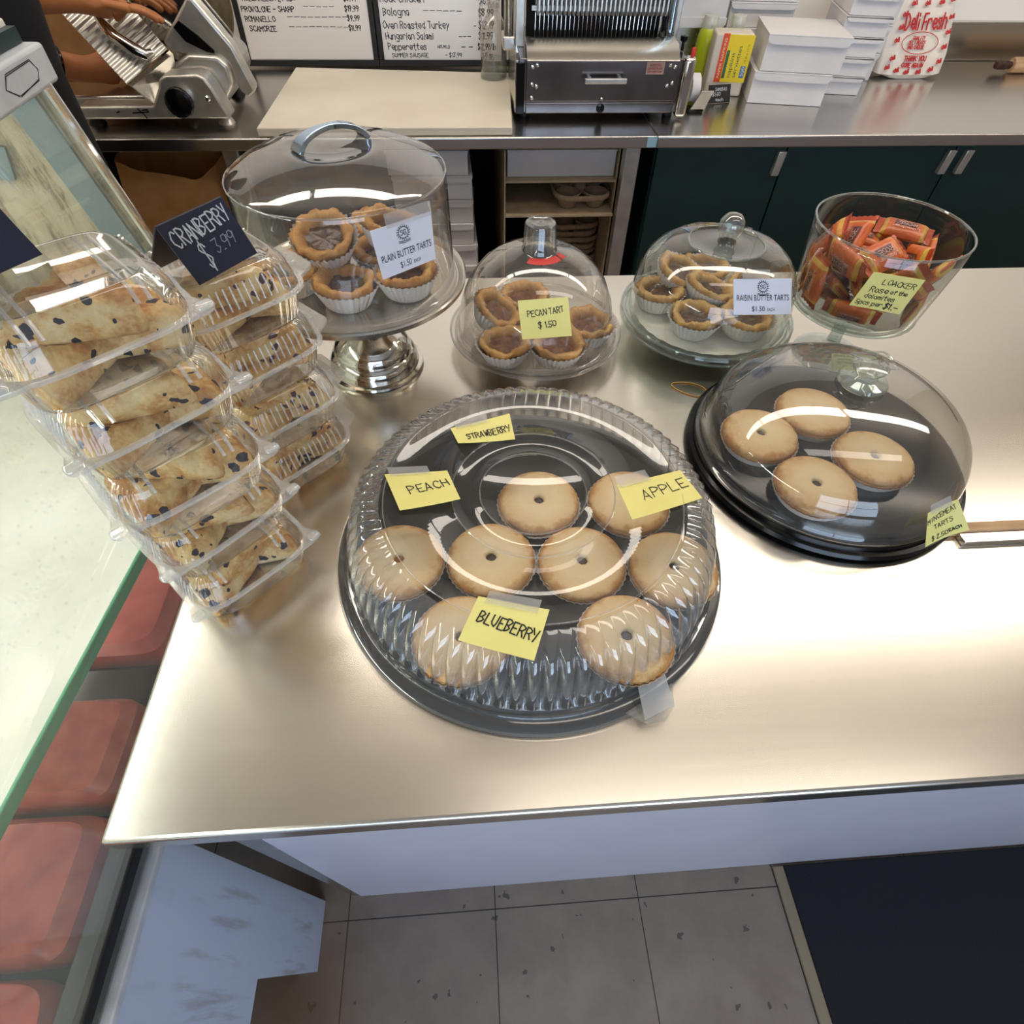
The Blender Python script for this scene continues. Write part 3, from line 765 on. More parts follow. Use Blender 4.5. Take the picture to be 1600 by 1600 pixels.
t = thing('cake_cover', 'tall clear cover with arched handle over the plain butter tarts', 'cover', (cS[0], cS[1], Z + 0.1437))
obj('cover_wall', MB().lathe([(0.1340, 0.1440), (0.1335, 0.1470), (0.1305, 0.1490), (0.1285, 0.2700), (0.1275, 0.2760), (0.1245, 0.2795), (0.118, 0.2830), (0.095, 0.2935), (0.06, 0.3020), (0.046, 0.3040), (0.0445, 0.3030), (0.02, 0.3050), (0, 0.3055)], 160, cS), 'acrylic', t, angle=50)
obj('shoulder_edge', MB().tube([(cS[0] + 0.1276 * math.cos(a * PI / 64), cS[1] + 0.1276 * math.sin(a * PI / 64), Z + 0.2755) for a in range(128)], 0.0012, 8, True), 'rimclear', t)
hd = Vector((0.80, 0.60, 0)); hp = []
for p in bez((-0.043, 0, 0.3035), (-0.034, 0, 0.327), (0.034, 0, 0.327), (0.043, 0, 0.3035), 20):
    hp.append(Vector(cS) + hd * p.x + Vector((0, 0, p.z)))
hb = MB(); sd = Vector((-0.6, 0.8, 0)); loops = []
for i, p in enumerate(hp):
    wq = 0.0045 + 0.007 * abs(i / 20 - 0.5) * 2
    tn_ = (hp[min(i + 1, 20)] - hp[max(i - 1, 0)]).normalized(); nn = tn_.cross(sd)
    loops.append([p + sd * wq * a + nn * 0.0028 * b for a, b in ((-1, -1), (1, -1), (1, 1), (-1, 1))])
obj('handle', hb.loft(loops), 'bluechrome', t, bevel=0.001, angle=60)
nb = MB()
q = Vector((cS[0], cS[1], 0)); P_ = Vector((-0.0754, 0.6466, 0)); nn = (P_ - q).normalized(); uu = Vector((-nn.y, nn.x, 0))
def emblem(root, f, n, W, H):
    mb = MB()
    def mp(x, y): return f(0.5 + x / W, 0.22 - y / H), n
    ring = [(0.0062 * math.cos(a), 0.0062 * math.sin(a)) for a in [k * PI / 10 for k in range(21)]]
    leaf = [[(0.0062 * math.cos(a), 0.0062 * math.sin(a)), (0.0085 * math.cos(a + .15), 0.0085 * math.sin(a + .15))] for a in [k * PI / 9 for k in range(18)]]
    ban = [[(-0.0075, -0.0085), (-0.003, -0.0095), (0.003, -0.0095), (0.0075, -0.0085)], [(-0.0075, -0.0102), (0, -0.0115), (0.0075, -0.0102)]]
    sg, _ = text_lines('SG', 0.0055, 0.55)
    ribbons(mb, [ring] + leaf + ban + [[(x - 0.0036, y - 0.0028) for x, y in s] for s in sg], mp, 0.0008)
    obj('printed_emblem', mb, 'inkb', root, recalc=False)
def printed(root, f, n, W, H, rows):
    """type printed in upright sans letters"""
    mb = MB()
    for txt, u, v, h, w_ in rows:
        cu = bpy.data.curves.new('print', 'FONT'); cu.body = txt; cu.size = h * 1.38; cu.align_x = 'CENTER'
        ob = bpy.data.objects.new('print', cu); me = bpy.data.meshes.new_from_object(ob)
        bpy.data.objects.remove(ob)
        wid = max(v_.co.x for v_ in me.vertices) - min(v_.co.x for v_ in me.vertices)
        k = (w_ * W) / wid
        mb.add([f(u + p.co.x * k / W, v - p.co.y / H) + n * 0.0005 for p in me.vertices], [tuple(g_.vertices) for g_ in me.polygons])
        bpy.data.meshes.remove(me)
    obj('printed_text', mb, 'inkb', root, recalc=False, smooth=False)
def pc1(root, f, n, W, H):
    emblem(root, f, n, W, H); printed(root, f, n, W, H, [('PLAIN BUTTER TARTS', .5, .68, .0085, .88), ('$1.50', .45, .90, .0075, .20), ('EACH', .66, .90, .0045, .13)])
def pc2(root, f, n, W, H):
    emblem(root, f, n, W, H); printed(root, f, n, W, H, [('RAISIN BUTTER TARTS', .5, .60, .0080, .90), ('$1.50', .42, .90, .0070, .22), ('EACH', .64, .90, .0042, .13)])
oc = nn * 0.0025
def onc(pts): return [tuple(Vector(p) + oc) for p in pts]
card('price_card', 'white printed card PLAIN BUTTER TARTS on the tall clear cover', 'card',
     onc([(-0.1055, 0.6221, 1.1749), (-0.0425, 0.6682, 1.1744), (-0.0416, 0.6689, 1.1198), (-0.1006, 0.6256, 1.1183)]), [], 'cardw', curl=-0.0004, tape=(0.25, -0.22, 1.0, 0.06), extra=pc1, part='card')

def butter(name, label, crust, fill, pap=True):
    rt_ = thing(name, label, 'tart', (0, 0, 0))
    def md(k, a):
        s = (0, 0.2, 0.4, 1, 1, 1, 1, 1, 1, 0)[min(k, 9)]
        return s * (0.0050 * noise.noise((math.cos(a) * 1.6, math.sin(a) * 1.6, k * 0.15)) + 0.0036 * noise.noise((math.cos(a) * 4, math.sin(a) * 4, k * 0.4)) + 0.0012 * noise.noise((math.cos(a) * 14, math.sin(a) * 14, k * 0.9)))
    mb = MB().lathe([(0, 0.0012), (0.0245, 0.0012), (0.0275, 0.004), (0.0345, 0.024), (0.0375, 0.0305), (0.0370, 0.0345), (0.0325, 0.0355), (0.0270, 0.0325), (0.0235, 0.0260), (0.0225, 0.018), (0, 0.018)], 96, mod=md)
    for v in mb.v:
        r_ = math.hypot(v.x, v.y); a = math.atan2(v.y, v.x)
        if v.z > 0.02: v.z += 0.0060 * noise.noise((math.cos(a) * 2.0, math.sin(a) * 2.0, 4.4)) + 0.0018 * noise.noise((math.cos(a) * 9, math.sin(a) * 9, 1))
    obj('crust', mb, crust, rt_, local=True, angle=80)
    fb = MB().lathe([(0.0255, 0.0260), (0.0225, 0.0242), (0.016, 0.0232), (0.009, 0.0238), (0, 0.0245)], 40, mod=lambda k, a: 0.002 * noise.noise((math.cos(a) * 1.6, math.sin(a) * 1.6, 0.9)))
    for v in fb.v: v.z += 0.0016 * noise.noise((v.x * 160, v.y * 160, 3))
    obj('filling', fb, fill, rt_, local=True, angle=80)
    if pap:
        pp = MB().lathe([(0, 0.0), (0.0250, 0.0), (0.0290, 0.0032), (0.0385, 0.0235), (0.0425, 0.030)], 280, mod=lambda k, a: (0, 0, 0.0006, 0.0011, 0.0014)[k] * math.cos(35 * a))
        obj('paper_cup', pp, 'paperw', rt_, local=True, angle=80)
    return rt_
pb = butter('butter_tart', 'plain butter tart', 'crust', 'fill'); fl = [False]
zb = Z + 0.1432
G1 = 'plain butter tarts under the tall cover'
for x, y, dz, rx, ry, lb_ in [(-0.158, 0.686, 0, 0.05, 0, 'plain butter tart at the front of the steel stand'), (-0.083, 0.708, 0, 0, 0, 'plain butter tart below the printed card on the steel stand'),
                          (-0.230, 0.722, 0, 0, 0, 'plain butter tart at the left of the lower layer on the steel stand'), (-0.116, 0.768, 0, 0, 0, 'plain butter tart low in the middle of the steel stand, mostly hidden'),
                          (-0.196, 0.786, 0, 0, 0, 'plain butter tart at the back left of the lower layer on the steel stand'), (-0.128, 0.848, 0, 0, 0, 'plain butter tart at the far back of the steel stand'),
                          (-0.180, 0.738, 0.0385, 0.30, -0.05, 'plain butter tart on top of the pile, facing the front'), (-0.102, 0.760, 0.0385, 0.10, 0.1, 'plain butter tart on top of the pile, beside the printed card')]:
    o = place(pb, fl, (x, y, zb + dz), (rx, ry, rng.uniform(0, 6)), lb_, G1)

# ------------------------------------------------------------------ pecan tarts
cP = (0.100, 0.802, Z)
t = thing('pecan_dish', 'low clear dish under the pecan tart dome', 'dish', cP)
obj('dish', MB().lathe([(0, 0.0008), (0.092, 0.0008), (0.098, 0.003), (0.1, 0.006), (0.104, 0.015), (0.118, 0.020), (0.1335, 0.0225), (0.1355, 0.0255), (0.1335, 0.0275), (0.126, 0.0262), (0.118, 0.0225), (0.0, 0.0222)], 128, cP), 'acrylic', t)
obj('dish_rim', MB().tube([(cP[0] + 0.1345 * math.cos(a * PI / 64), cP[1] + 0.1345 * math.sin(a * PI / 64), Z + 0.0262) for a in range(128)], 0.0018, 8, True), 'rimclear', t)
t = thing('pecan_dome', 'bell shaped clear dome with cylindrical knob and red mark over pecan tarts', 'dome', (cP[0], cP[1], Z + 0.0265))
pd = [(0.1265, 0.0272), (0.1262, 0.0295), (0.1225, 0.0305), (0.1212, 0.035), (0.1190, 0.055), (0.1130, 0.080), (0.1020, 0.104), (0.0860, 0.124), (0.0650, 0.1395), (0.0430, 0.1485), (0.0270, 0.1520), (0.0255, 0.1530)]
obj('dome_wall', MB().lathe(pd, 128, cP), 'acrylic', t, angle=60)
obj('dome_rim', MB().tube([(cP[0] + 0.1262 * math.cos(a * PI / 64), cP[1] + 0.1262 * math.sin(a * PI / 64), Z + 0.0288) for a in range(128)], 0.0016, 8, True), 'rimclear', t)
obj('knob', MB().lathe([(0.0255, 0.1530), (0.0250, 0.1560), (0.0238, 0.158), (0.0222, 0.1860), (0.0208, 0.1895), (0.016, 0.1905), (0.013, 0.1885), (0.006, 0.1885), (0, 0.1895)], 48, cP), 'glassrim', t)
rm = MB(); pts = []
for i in range(22):
    a = R(-122 + i * 4.6); rr_ = 0.0345; hh = 0.1506
    pts.append((a, rr_, hh))
vs = []; fs = []
for i, (a, rr_, hh) in enumerate(pts):
    for dr, dz in ((-0.0055, 0.0020), (0.0055, -0.0012)): vs.append((cP[0] + (rr_ + dr) * math.cos(a), cP[1] + (rr_ + dr) * math.sin(a), Z + hh + dz))
fs = [(2 * i, 2 * i + 1, 2 * i + 3, 2 * i + 2) for i in range(len(pts) - 1) if i != 17]
obj('red_mark', rm.add(vs, fs), 'red', t, recalc=False)
card('sticky_note', 'yellow note reading PECAN TART on the bell shaped dome', 'note',
     [(0.0612, 0.694, 1.0468), (0.1282, 0.694, 1.0508), (0.1336, 0.6650, 1.0102), (0.0663, 0.6655, 1.0062)],
     [('PECAN', 0.16, 0.44, 0.0075, 3, 0.55, 0.0010), ('TART', 0.60, 0.40, 0.0075, 5, 0.52, 0.0010), ('$ 1.50', 0.36, 0.74, 0.0075, 2, 0.55, 0.0011)], curl=0.001)
pc = butter('pecan_tart', 'pecan tart', 'crustr', 'pecan'); fl = [False]
zp = Z + 0.0230
for x, y, dz, rx, ry, lb_ in [(0.028, 0.800, 0.0125, 0.45, 0.2, 'pecan tart leaning at the left under the bell dome'), (0.046, 0.724, 0, 0, 0, 'pecan tart at the front left under the bell dome'),
                          (0.124, 0.716, 0, 0, 0, 'pecan tart at the front under the PECAN note'), (0.085, 0.850, 0, 0, 0, 'pecan tart at the back under the bell dome'),
                          (0.178, 0.768, 0, 0.0, 0, 'pecan tart at the right under the bell dome')]:
    place(pc, fl, (x, y, zp + dz), (rx, ry, rng.uniform(0, 6)), lb_, 'pecan tarts under the bell dome')

# ------------------------------------------------------------------ raisin butter tarts
cR = (0.377, 0.812, Z)
t = thing('glass_plate', 'thick glass footed plate holding raisin butter tarts', 'plate', cR)
obj('plate', MB().lathe([(0, 0.001), (0.07, 0.001), (0.075, 0.005), (0.06, 0.012), (0.05, 0.022), (0.07, 0.0285), (0.125, 0.0295), (0.1345, 0.032), (0.1365, 0.040), (0.1345, 0.0445), (0.131, 0.0435), (0.127, 0.0385), (0.1, 0.0375), (0, 0.0375)], 128, cR), 'glass', t)
for r_, z_, w_ in ((0.1345, 0.0438, 0.0018), (0.1350, 0.0325, 0.0020), (0.1275, 0.0405, 0.0012)):
    obj('rim_ring', MB().tube([(cR[0] + r_ * math.cos(a * PI / 64), cR[1] + r_ * math.sin(a * PI / 64), Z + z_) for a in range(128)], w_, 8, True), 'glassrim', t)
tag(obj('paper_doily', MB().lathe([(0, 0.0378), (0.113, 0.0378), (0.1145, 0.0382), (0.113, 0.0386), (0, 0.0386)], 96, cR, mod=lambda k, a: 0.001 * math.cos(30 * a) if k in (1, 2, 3) else 0), 'paperw'), 'white paper liner under the raisin butter tarts', 'liner')
t = thing('glass_dome', 'glass dome with ball knob over the raisin butter tarts', 'dome', (cR[0], cR[1], Z + 0.041))
obj('dome_wall', MB().lathe([(0.1245, 0.0415), (0.1240, 0.048), (0.1232, 0.075), (0.1190, 0.100), (0.110, 0.122), (0.096, 0.138), (0.078, 0.148), (0.056, 0.1535), (0.0535, 0.1515), (0.030, 0.1515), (0.014, 0.1535)], 128, cR), 'glass', t, angle=45)
obj('knob', MB().lathe([(0.014, 0.1535), (0.0125, 0.158), (0.0135, 0.163), (0.0175, 0.170), (0.0185, 0.177), (0.0165, 0.185), (0.0105, 0.1915), (0.004, 0.1935), (0, 0.1938)], 40, cR), 'glassrim', t)
obj('top_ring', MB().tube([(cR[0] + 0.0548 * math.cos(a * PI / 48), cR[1] + 0.0548 * math.sin(a * PI / 48), Z + 0.1530) for a in range(96)], 0.0014, 8, True), 'glassrim', t)
card('price_card', 'white printed card RAISIN BUTTER TARTS on the glass dome', 'card',
     [(0.3410, 0.682, 1.0778), (0.4230, 0.6875, 1.0739), (0.4340, 0.6730, 1.0300), (0.3510, 0.6680, 1.0345)], [], 'cardw', curl=-0.0004, tape=(0.15, -0.25, 0.62, 0.02), extra=pc2, part='card')
pr_ = butter('raisin_tart', 'raisin butter tart', 'crustr', 'fillr'); fl = [False]
zr = Z + 0.0388
for x, y, dz, rx, ry, lb_ in [(0.300, 0.833, 0, 0, 0, 'raisin butter tart at the left under the glass dome'), (0.374, 0.826, 0.007, 0.2, 0.12, 'raisin butter tart in the middle under the glass dome'),
                          (0.339, 0.758, 0, 0, 0, 'raisin butter tart at the front under the glass dome'), (0.417, 0.752, 0, 0, 0, 'raisin butter tart below the printed card under the glass dome'),
                          (0.336, 0.876, 0.012, 0.30, -0.1, 'raisin butter tart at the back left under the glass dome'), (0.396, 0.902, 0, 0, 0, 'raisin butter tart at the back under the glass dome knob'),
                          (0.455, 0.843, 0, 0.0, 0, 'raisin butter tart at the back right under the glass dome')]:
    place(pr_, fl, (x, y, zr + dz), (rx, ry, rng.uniform(0, 6)), lb_, 'raisin butter tarts under the glass dome')

# ------------------------------------------------------------------ clamshells of scones
def sgp(c, p): return math.copysign(abs(c) ** p, c)
def rr(w_, d_, s, z, n, p=0.42, ribs=None, tabs=None):
    out = []
    for i in range(n):
        a = 2 * PI * (i + 0.5) / n
        x, y = w_ / 2 * s * sgp(math.cos(a), p), d_ / 2 * s * sgp(math.sin(a), p)
        if ribs:
            k = 1 - ribs(x / (w_ / 2), y / (d_ / 2)) * abs(math.sin(i * PI / 4))
            x *= k; y *= k
        if tabs:
            dx, dy = tabs(x / (w_ / 2), y / (d_ / 2)); x += dx; y += dy
        out.append((x, y, z))
    return out
def clamshell(label, kind):
    rt_ = thing('clamshell', label, 'clamshell', (0, 0, 0), 'clamshells of scones')
    W_, D_, n = 0.138, 0.124, 192
    if kind == 'blue':
        rb = lambda u, v: 0.022 if abs(u) > 0.62 and abs(v) < 0.93 else 0.0
        def tb(u, v):
            k = max(0, min(1, (abs(u) - 0.72) / 0.2)) * max(0, min(1, (-v - 0.55) / 0.3))
            return (math.copysign(0.013, u) * k, -0.006 * k)
    else:
        rb = lambda u, v: 0.018
        def tb(u, v):
            k = max(0, min(1, (u - 0.86) / 0.1)) * max(0, min(1, (0.62 - abs(v)) / 0.2))
            return (0.020 * k, 0)
    obj('base_tray', MB().loft([rr(W_, D_, .70, .0005, n), rr(W_, D_, .80, .001, n, ribs=rb), rr(W_, D_, .84, .005, n, ribs=rb), rr(W_, D_, .91, .030, n, ribs=rb), rr(W_, D_, .94, .034, n)], True, False), 'shell', rt_, local=True, angle=70)
    obj('rim', MB().loft([rr(W_, D_, .935, .0345, n), rr(W_, D_, 1.0, .0340, n, tabs=tb), rr(W_, D_, 1.005, .0358, n, tabs=tb), rr(W_, D_, 1.0, .0376, n, tabs=tb), rr(W_, D_, .935, .0372, n), rr(W_, D_, .935, .0345, n)], False, False), 'shellrim', rt_, local=True, angle=60)
    lm_ = MB().loft([rr(W_, D_, .935, .0374, n), rr(W_, D_, .92, .042, n, ribs=rb), rr(W_, D_, .875, .056, n, ribs=rb), rr(W_, D_, .83, .0635, n, ribs=rb), rr(W_, D_, .76, .0672, n), rr(W_, D_, .73, .0692, n), rr(W_, D_, .70, .0690, n), rr(W_, D_, .67, .0670, n)], False, True)
    nf = len(lm_.f)
    for y in [-.040 + .0066 * i for i in range(13)]:
        for s in (-1, 1): lm_.tube([(s * .0640, y, .0415), (s * .0605, y, .055), (s * .0578, y * .97, .062)], 0.0010, 6)
    if kind != 'blue':
        for x in [-.044 + .0068 * i for i in range(14)]:
            for s in (-1, 1): lm_.tube([(x, s * .0575, .0415), (x, s * .0545, .055), (x * .97, s * .0522, .062)], 0.0010, 6)
    lid = obj('lid', lm_, 'shell', rt_, local=True, angle=70)
    lid.data.materials.append(MT['shellrim'])
    for pg in lid.data.polygons:
        if pg.index >= nf: pg.material_index = 1
    if kind == 'blue':
        for x in (-0.034, 0.034):
            for dx in (-0.004, 0.004):
                obj('stiffening_rib', MB().tube([(x + dx, -0.053, .056), (x + dx, -0.046, .0665), (x + dx, -0.036, .0682), (x + dx, 0.036, .0682), (x + dx, 0.046, .0665), (x + dx, .053, .056)], 0.0016, 6), 'shellrim', lid, local=True)
        for u in (-1, 1):
            obj('snap_tab', MB().box(u * .068 - .007, u * .068 + .007, -.060, -.050, .0374, .0425), 'shellrim', rt_, local=True, bevel=0.0025)
    else:
        obj('snap_tab', MB().box(.070, .080, -.014, .014, .0374, .0405), 'shellrim', rt_, local=True, bevel=0.0012)
    return rt_
def scone(label, mat, seed, cat='scone'):
    rt_ = thing('scone', label, cat, (0, 0, 0))
    n = 84; loops = []
    def tri(a):
        s = sum(max(math.cos(a - R(f)), 0) ** 6 / (0.0265 ** 6) for f in (90, 210, 330))
        return s ** (-1 / 6)
    for z, s in ((0, .86), (.001, .95), (.005, 1.0), (.013, 1.03), (.021, 1.0), (.026, .92), (.0285, .78), (.0295, .55), (.030, .25)):
        lp = []
        for i in range(n):
            a = 2 * PI * i / n; q = tri(a) * s
            v = Vector((q * math.cos(a), q * math.sin(a), z))
            d = noise.noise(v * 55 + Vector((seed, 0, 0))) * 0.007 + noise.noise(v * 190 + Vector((seed, 3, 0))) * 0.0026
            v += Vector((math.cos(a) * (1 - z / .04), math.sin(a) * (1 - z / .04), z / .03 * 0.9)) * d * (0.2 if z < .002 else 1)
            lp.append(v)
        loops.append(lp)
    obj('crumb', MB().loft(loops), mat, rt_, local=True, angle=85)
    return rt_
UZ = R(44)
def boxspot(c, k, pitch=0.07): return (c[0], c[1], Z + 0.0005 + k * pitch)
cb = clamshell('x', 'blue'); cc = clamshell('x', 'cran')
sb = [scone('x', 'blue', 2.0), scone('x', 'blue', 7.0)]; scn = [scone('x', 'cran', 3.0), scone('x', 'cran', 9.0)]
f1, f2 = [False], [False]; fs1 = [[False], [False]]; fs2 = [[False], [False]]
ordn = ['lowest', 'second lowest', 'middle', 'second highest', 'topmost']
def fill_box(c, z, ang, protos, flags, label, k):
    r_ = random.Random(k * 7 + int(ang * 100))
    for i, (x, y, dz, rz, rx, ry) in enumerate([(-0.026, -0.004, 0.0025, R(90), 0, 0), (0.030, 0.004, 0.0025, R(-90), 0, 0), (0.004 + r_.uniform(-.01, .01), -0.004, 0.0325, R(20 + 60 * r_.random()), 0.05, -0.06)]):
        X, Y = c[0] + x * math.cos(ang) - y * math.sin(ang), c[1] + x * math.sin(ang) + y * math.cos(ang)
        j = (i + k) % 2
        place(protos[j], flags[j], (X, Y, z + dz), (rx, ry, rz + ang + r_.uniform(-.12, .12)), label, label)
cl = (-0.272, 0.383)
for k in range(5):
    dx, dy, da = [(0, 0, 0), (-.004, .003, .05), (-.002, -.002, -.04), (-.005, .004, .02), (-.008, .002, -.03)][k]
    c = (cl[0] + dx, cl[1] + dy); p = boxspot(c, k)
    place(cb, f1, p, (0, 0, UZ + da), '%s clamshell in the stack of blueberry scones by the display case' % ordn[k], 'clamshells of scones')
    fill_box(c, p[2], UZ + da, sb, fs1, 'blueberry scone in the %s clamshell beside the display case' % ordn[k], k)
cr = (-0.243, 0.549)
ordn4 = ['lowest', 'second lowest', 'second highest', 'topmost']
for k in range(4):
    dx, dy, da = [(0, 0, 0), (.001, .001, -.03), (-.003, .002, .03), (-.004, -.003, -.02)][k]
    c = (cr[0] + dx, cr[1] + dy); p = boxspot(c, k)
    place(cc, f2, p, (0, 0, UZ + da), '%s clamshell in the stack of cranberry scones beside the cake stand' % ordn4[k], 'clamshells of scones')
    fill_box(c, p[2], UZ + da, scn, fs2, 'cranberry scone in the %s clamshell beside the cake stand' % ordn4[k], k + 20)

def tent(label, A, B, fo, bo, lines, chk='chalk'):
    """folded chalk card: ridge from A to B, front and back legs; lettering on the front leg"""
    A, B = Vector(A), Vector(B); fo, bo = Vector(fo), Vector(bo)
    r_ = card('chalk_card', label, 'sign', [A, B, B + fo, A + fo], lines, 'slate', chk, 0.0022, part='front_leaf', thick=0.0012, group='folded chalk cards on the scone stacks')
    f, n, W_, H_ = quadmap([A, A + bo, B + bo, B])
    obj('back_leaf', MB().hexa([A - n * .0006, B - n * .0006, B + bo - n * .0006, A + bo - n * .0006, A + n * .0006, B + n * .0006, B + bo + n * .0006, A + bo + n * .0006]), 'slate', r_)
    return r_
r_ = tent('folded chalk card reading CRANBERRY on the scone stack beside the cake stand', (-0.2500, 0.4840, 1.2440), (-0.2140, 0.5440, 1.2420), (0.0140, 0.0020, -0.0515), (-0.034, 0.022, -0.050),
          [('CRANBERRY', 0.07, 0.40, 0.0135, 3, 0.40, 0.0013), ('$', 0.28, 0.86, 0.021, 0, 0.30, 0.0012)])
f, n, W_, H_ = quadmap([(-0.2500, 0.4840, 1.2440), (-0.2140, 0.5440, 1.2420), (-0.2000, 0.5460, 1.1905), (-0.2360, 0.4860, 1.1925)])
lt = MB(); pl, _ = text_lines('3.99', 0.0115, 0.5)
ribbons(lt, pl, lambda x, y: (f(0.48 + x / W_, 0.72 - y / H_ - 0.12 * x / W_), n), 0.0008, 0.0005)
obj('faint_price', lt, 'chalk2', r_, recalc=False)
tent('folded chalk card on the blueberry scone stack, half out of the picture', (-0.3420, 0.3460, 1.3260), (-0.3060, 0.4010, 1.3260), (0.0140, 0.0040, -0.0640), (-0.03, 0.022, -0.0640),
     [('BLUEBERRY', 0.02, 0.42, 0.0125, 3, 0.27, 0.0014), ('$ 3.99', 0.06, 0.80, 0.013, 0, 0.33, 0.0011)])

# ------------------------------------------------------------------ candy bowl
cB = (0.571, 0.7476, Z)
t = thing('trifle_bowl', 'footed clear glass bowl full of orange wrapped wafers', 'bowl', cB)
obj('bowl_wall', MB().lathe([(0.1000, 0.2045), (0.1005, 0.2040), (0.0995, 0.180), (0.0890, 0.096), (0.0865, 0.088), (0.0800, 0.0845), (0.013, 0.0845)], 128, cB), 'glass', t, angle=60)
obj('bowl_floor', MB().lathe([(0.0, 0.0900), (0.078, 0.0900), (0.0835, 0.0935), (0.0860, 0.0985)], 96, cB), 'glass', t)
for r_, z_, w_ in ((0.0995, 0.2040, 0.0016), (0.0862, 0.0880, 0.0030)):
    obj('glass_ring', MB().tube([(cB[0] + r_ * math.cos(a * PI / 64), cB[1] + r_ * math.sin(a * PI / 64), Z + z_) for a in range(128)], w_, 8, True), 'glassrim', t)
obj('stem', MB().lathe([(0.016, 0.0845), (0.011, 0.078), (0.0100, 0.06), (0.0095, 0.035), (0.011, 0.020), (0.018, 0.011)], 32, cB), 'glassrim', t)
obj('foot', MB().lathe([(0.018, 0.011), (0.035, 0.0065), (0.052, 0.004), (0.0535, 0.0025), (0.052, 0.0008), (0, 0.0008)], 64, cB), 'glass', t)
def candy():
    rt_ = thing('wafer_candy', 'orange foil wrapped wafer piled in the footed glass bowl', 'candy', (0, 0, 0), 'orange wafers in the glass bowl')
    L, W_, T_ = 0.0365, 0.0198, 0.0072; nx, ny = 22, 10
    def h(u, v):
        if abs(u) > 0.80: return 0.0003
        return T_ * max(0.0, 1 - (abs(u) / 0.80) ** 6) ** .5 * max(0.0, 1 - abs(v) ** 3.2) ** .5 + 0.0003
    mb = MB(); vs = []; fs = []
    for s in (1, -1):
        for j in range(ny + 1):
            for i in range(nx + 1):
                u, v = -1 + 2 * i / nx, -1 + 2 * j / ny
                zz = (0.0006 if j % 2 else -0.0006) if abs(u) > .85 else 0
                xx = L * u + (math.copysign(0.0007, u) if (abs(u) > .98 and j % 2) else 0)
                wy = W_ * (1 - 0.06 * max(0, 1 - abs(abs(u) - .8) / .15))
                vs.append((xx, wy * v, s * h(u, v) + zz + 0.0006 * noise.noise((u * 4, v * 3, s * 2))))
    q = (nx + 1) * (ny + 1)
    for j in range(ny):
        for i in range(nx):
            a = j * (nx + 1) + i
            fs.append((a, a + 1, a + nx + 2, a + nx + 1)); fs.append((q + a, q + a + nx + 1, q + a + nx + 2, q + a + 1))
    ring = list(range(nx)) + [i * (nx + 1) + nx for i in range(ny)] + [q - 1 - i for i in range(nx)] + [(ny - i) * (nx + 1) for i in range(ny)]
    for i in range(len(ring)):
        a, b = ring[i], ring[(i + 1) % len(ring)]; fs.append((a, q + a, q + b, b))
    obj('wrapper', mb.add(vs, fs), 'candy', rt_, local=True, angle=50)
    lm = MB(); tx = MB()
    for s in (1, -1):
        g = [(-0.014, -0.009), (0.015, -0.009), (0.015, 0.0), (-0.014, 0.0)]
        grid = [[(g[0][0] + (g[1][0] - g[0][0]) * i / 6, -0.0095 + 0.0105 * j / 4) for i in range(7)] for j in range(5)]
        pts = [(x * s, y, s * (h(x / L, y / W_) + 0.0008)) for row in grid for x, y in row]
        lm.add(pts, [(j * 7 + i, j * 7 + i + 1, j * 7 + i + 8, j * 7 + i + 7) for j in range(4) for i in range(6)])
        pl, wd = text_lines('ROSE', 0.0072, 0.7)
        ribbons(tx, pl, lambda x, y: (Vector(((x - wd / 2) * s, y - 0.0068, s * (h(x / L * .5, (y - .0068) / W_) + 0.0010))), Vector((0, 0, s))), 0.0008)
        pl, wd = text_lines('Loacker', 0.006, 0.65)
        ribbons(tx, pl, lambda x, y: (Vector(((x - wd / 2) * s, y + 0.0035, s * (h((x - wd / 2) / L, (y + .0035) / W_) + 0.0009))), Vector((0, 0, s))), 0.0008)
    lab = obj('label_panel', lm, 'plum', rt_, local=True, recalc=False)
    obj('label_lettering', tx, 'candytext', lab, local=True, recalc=False)
    return rt_
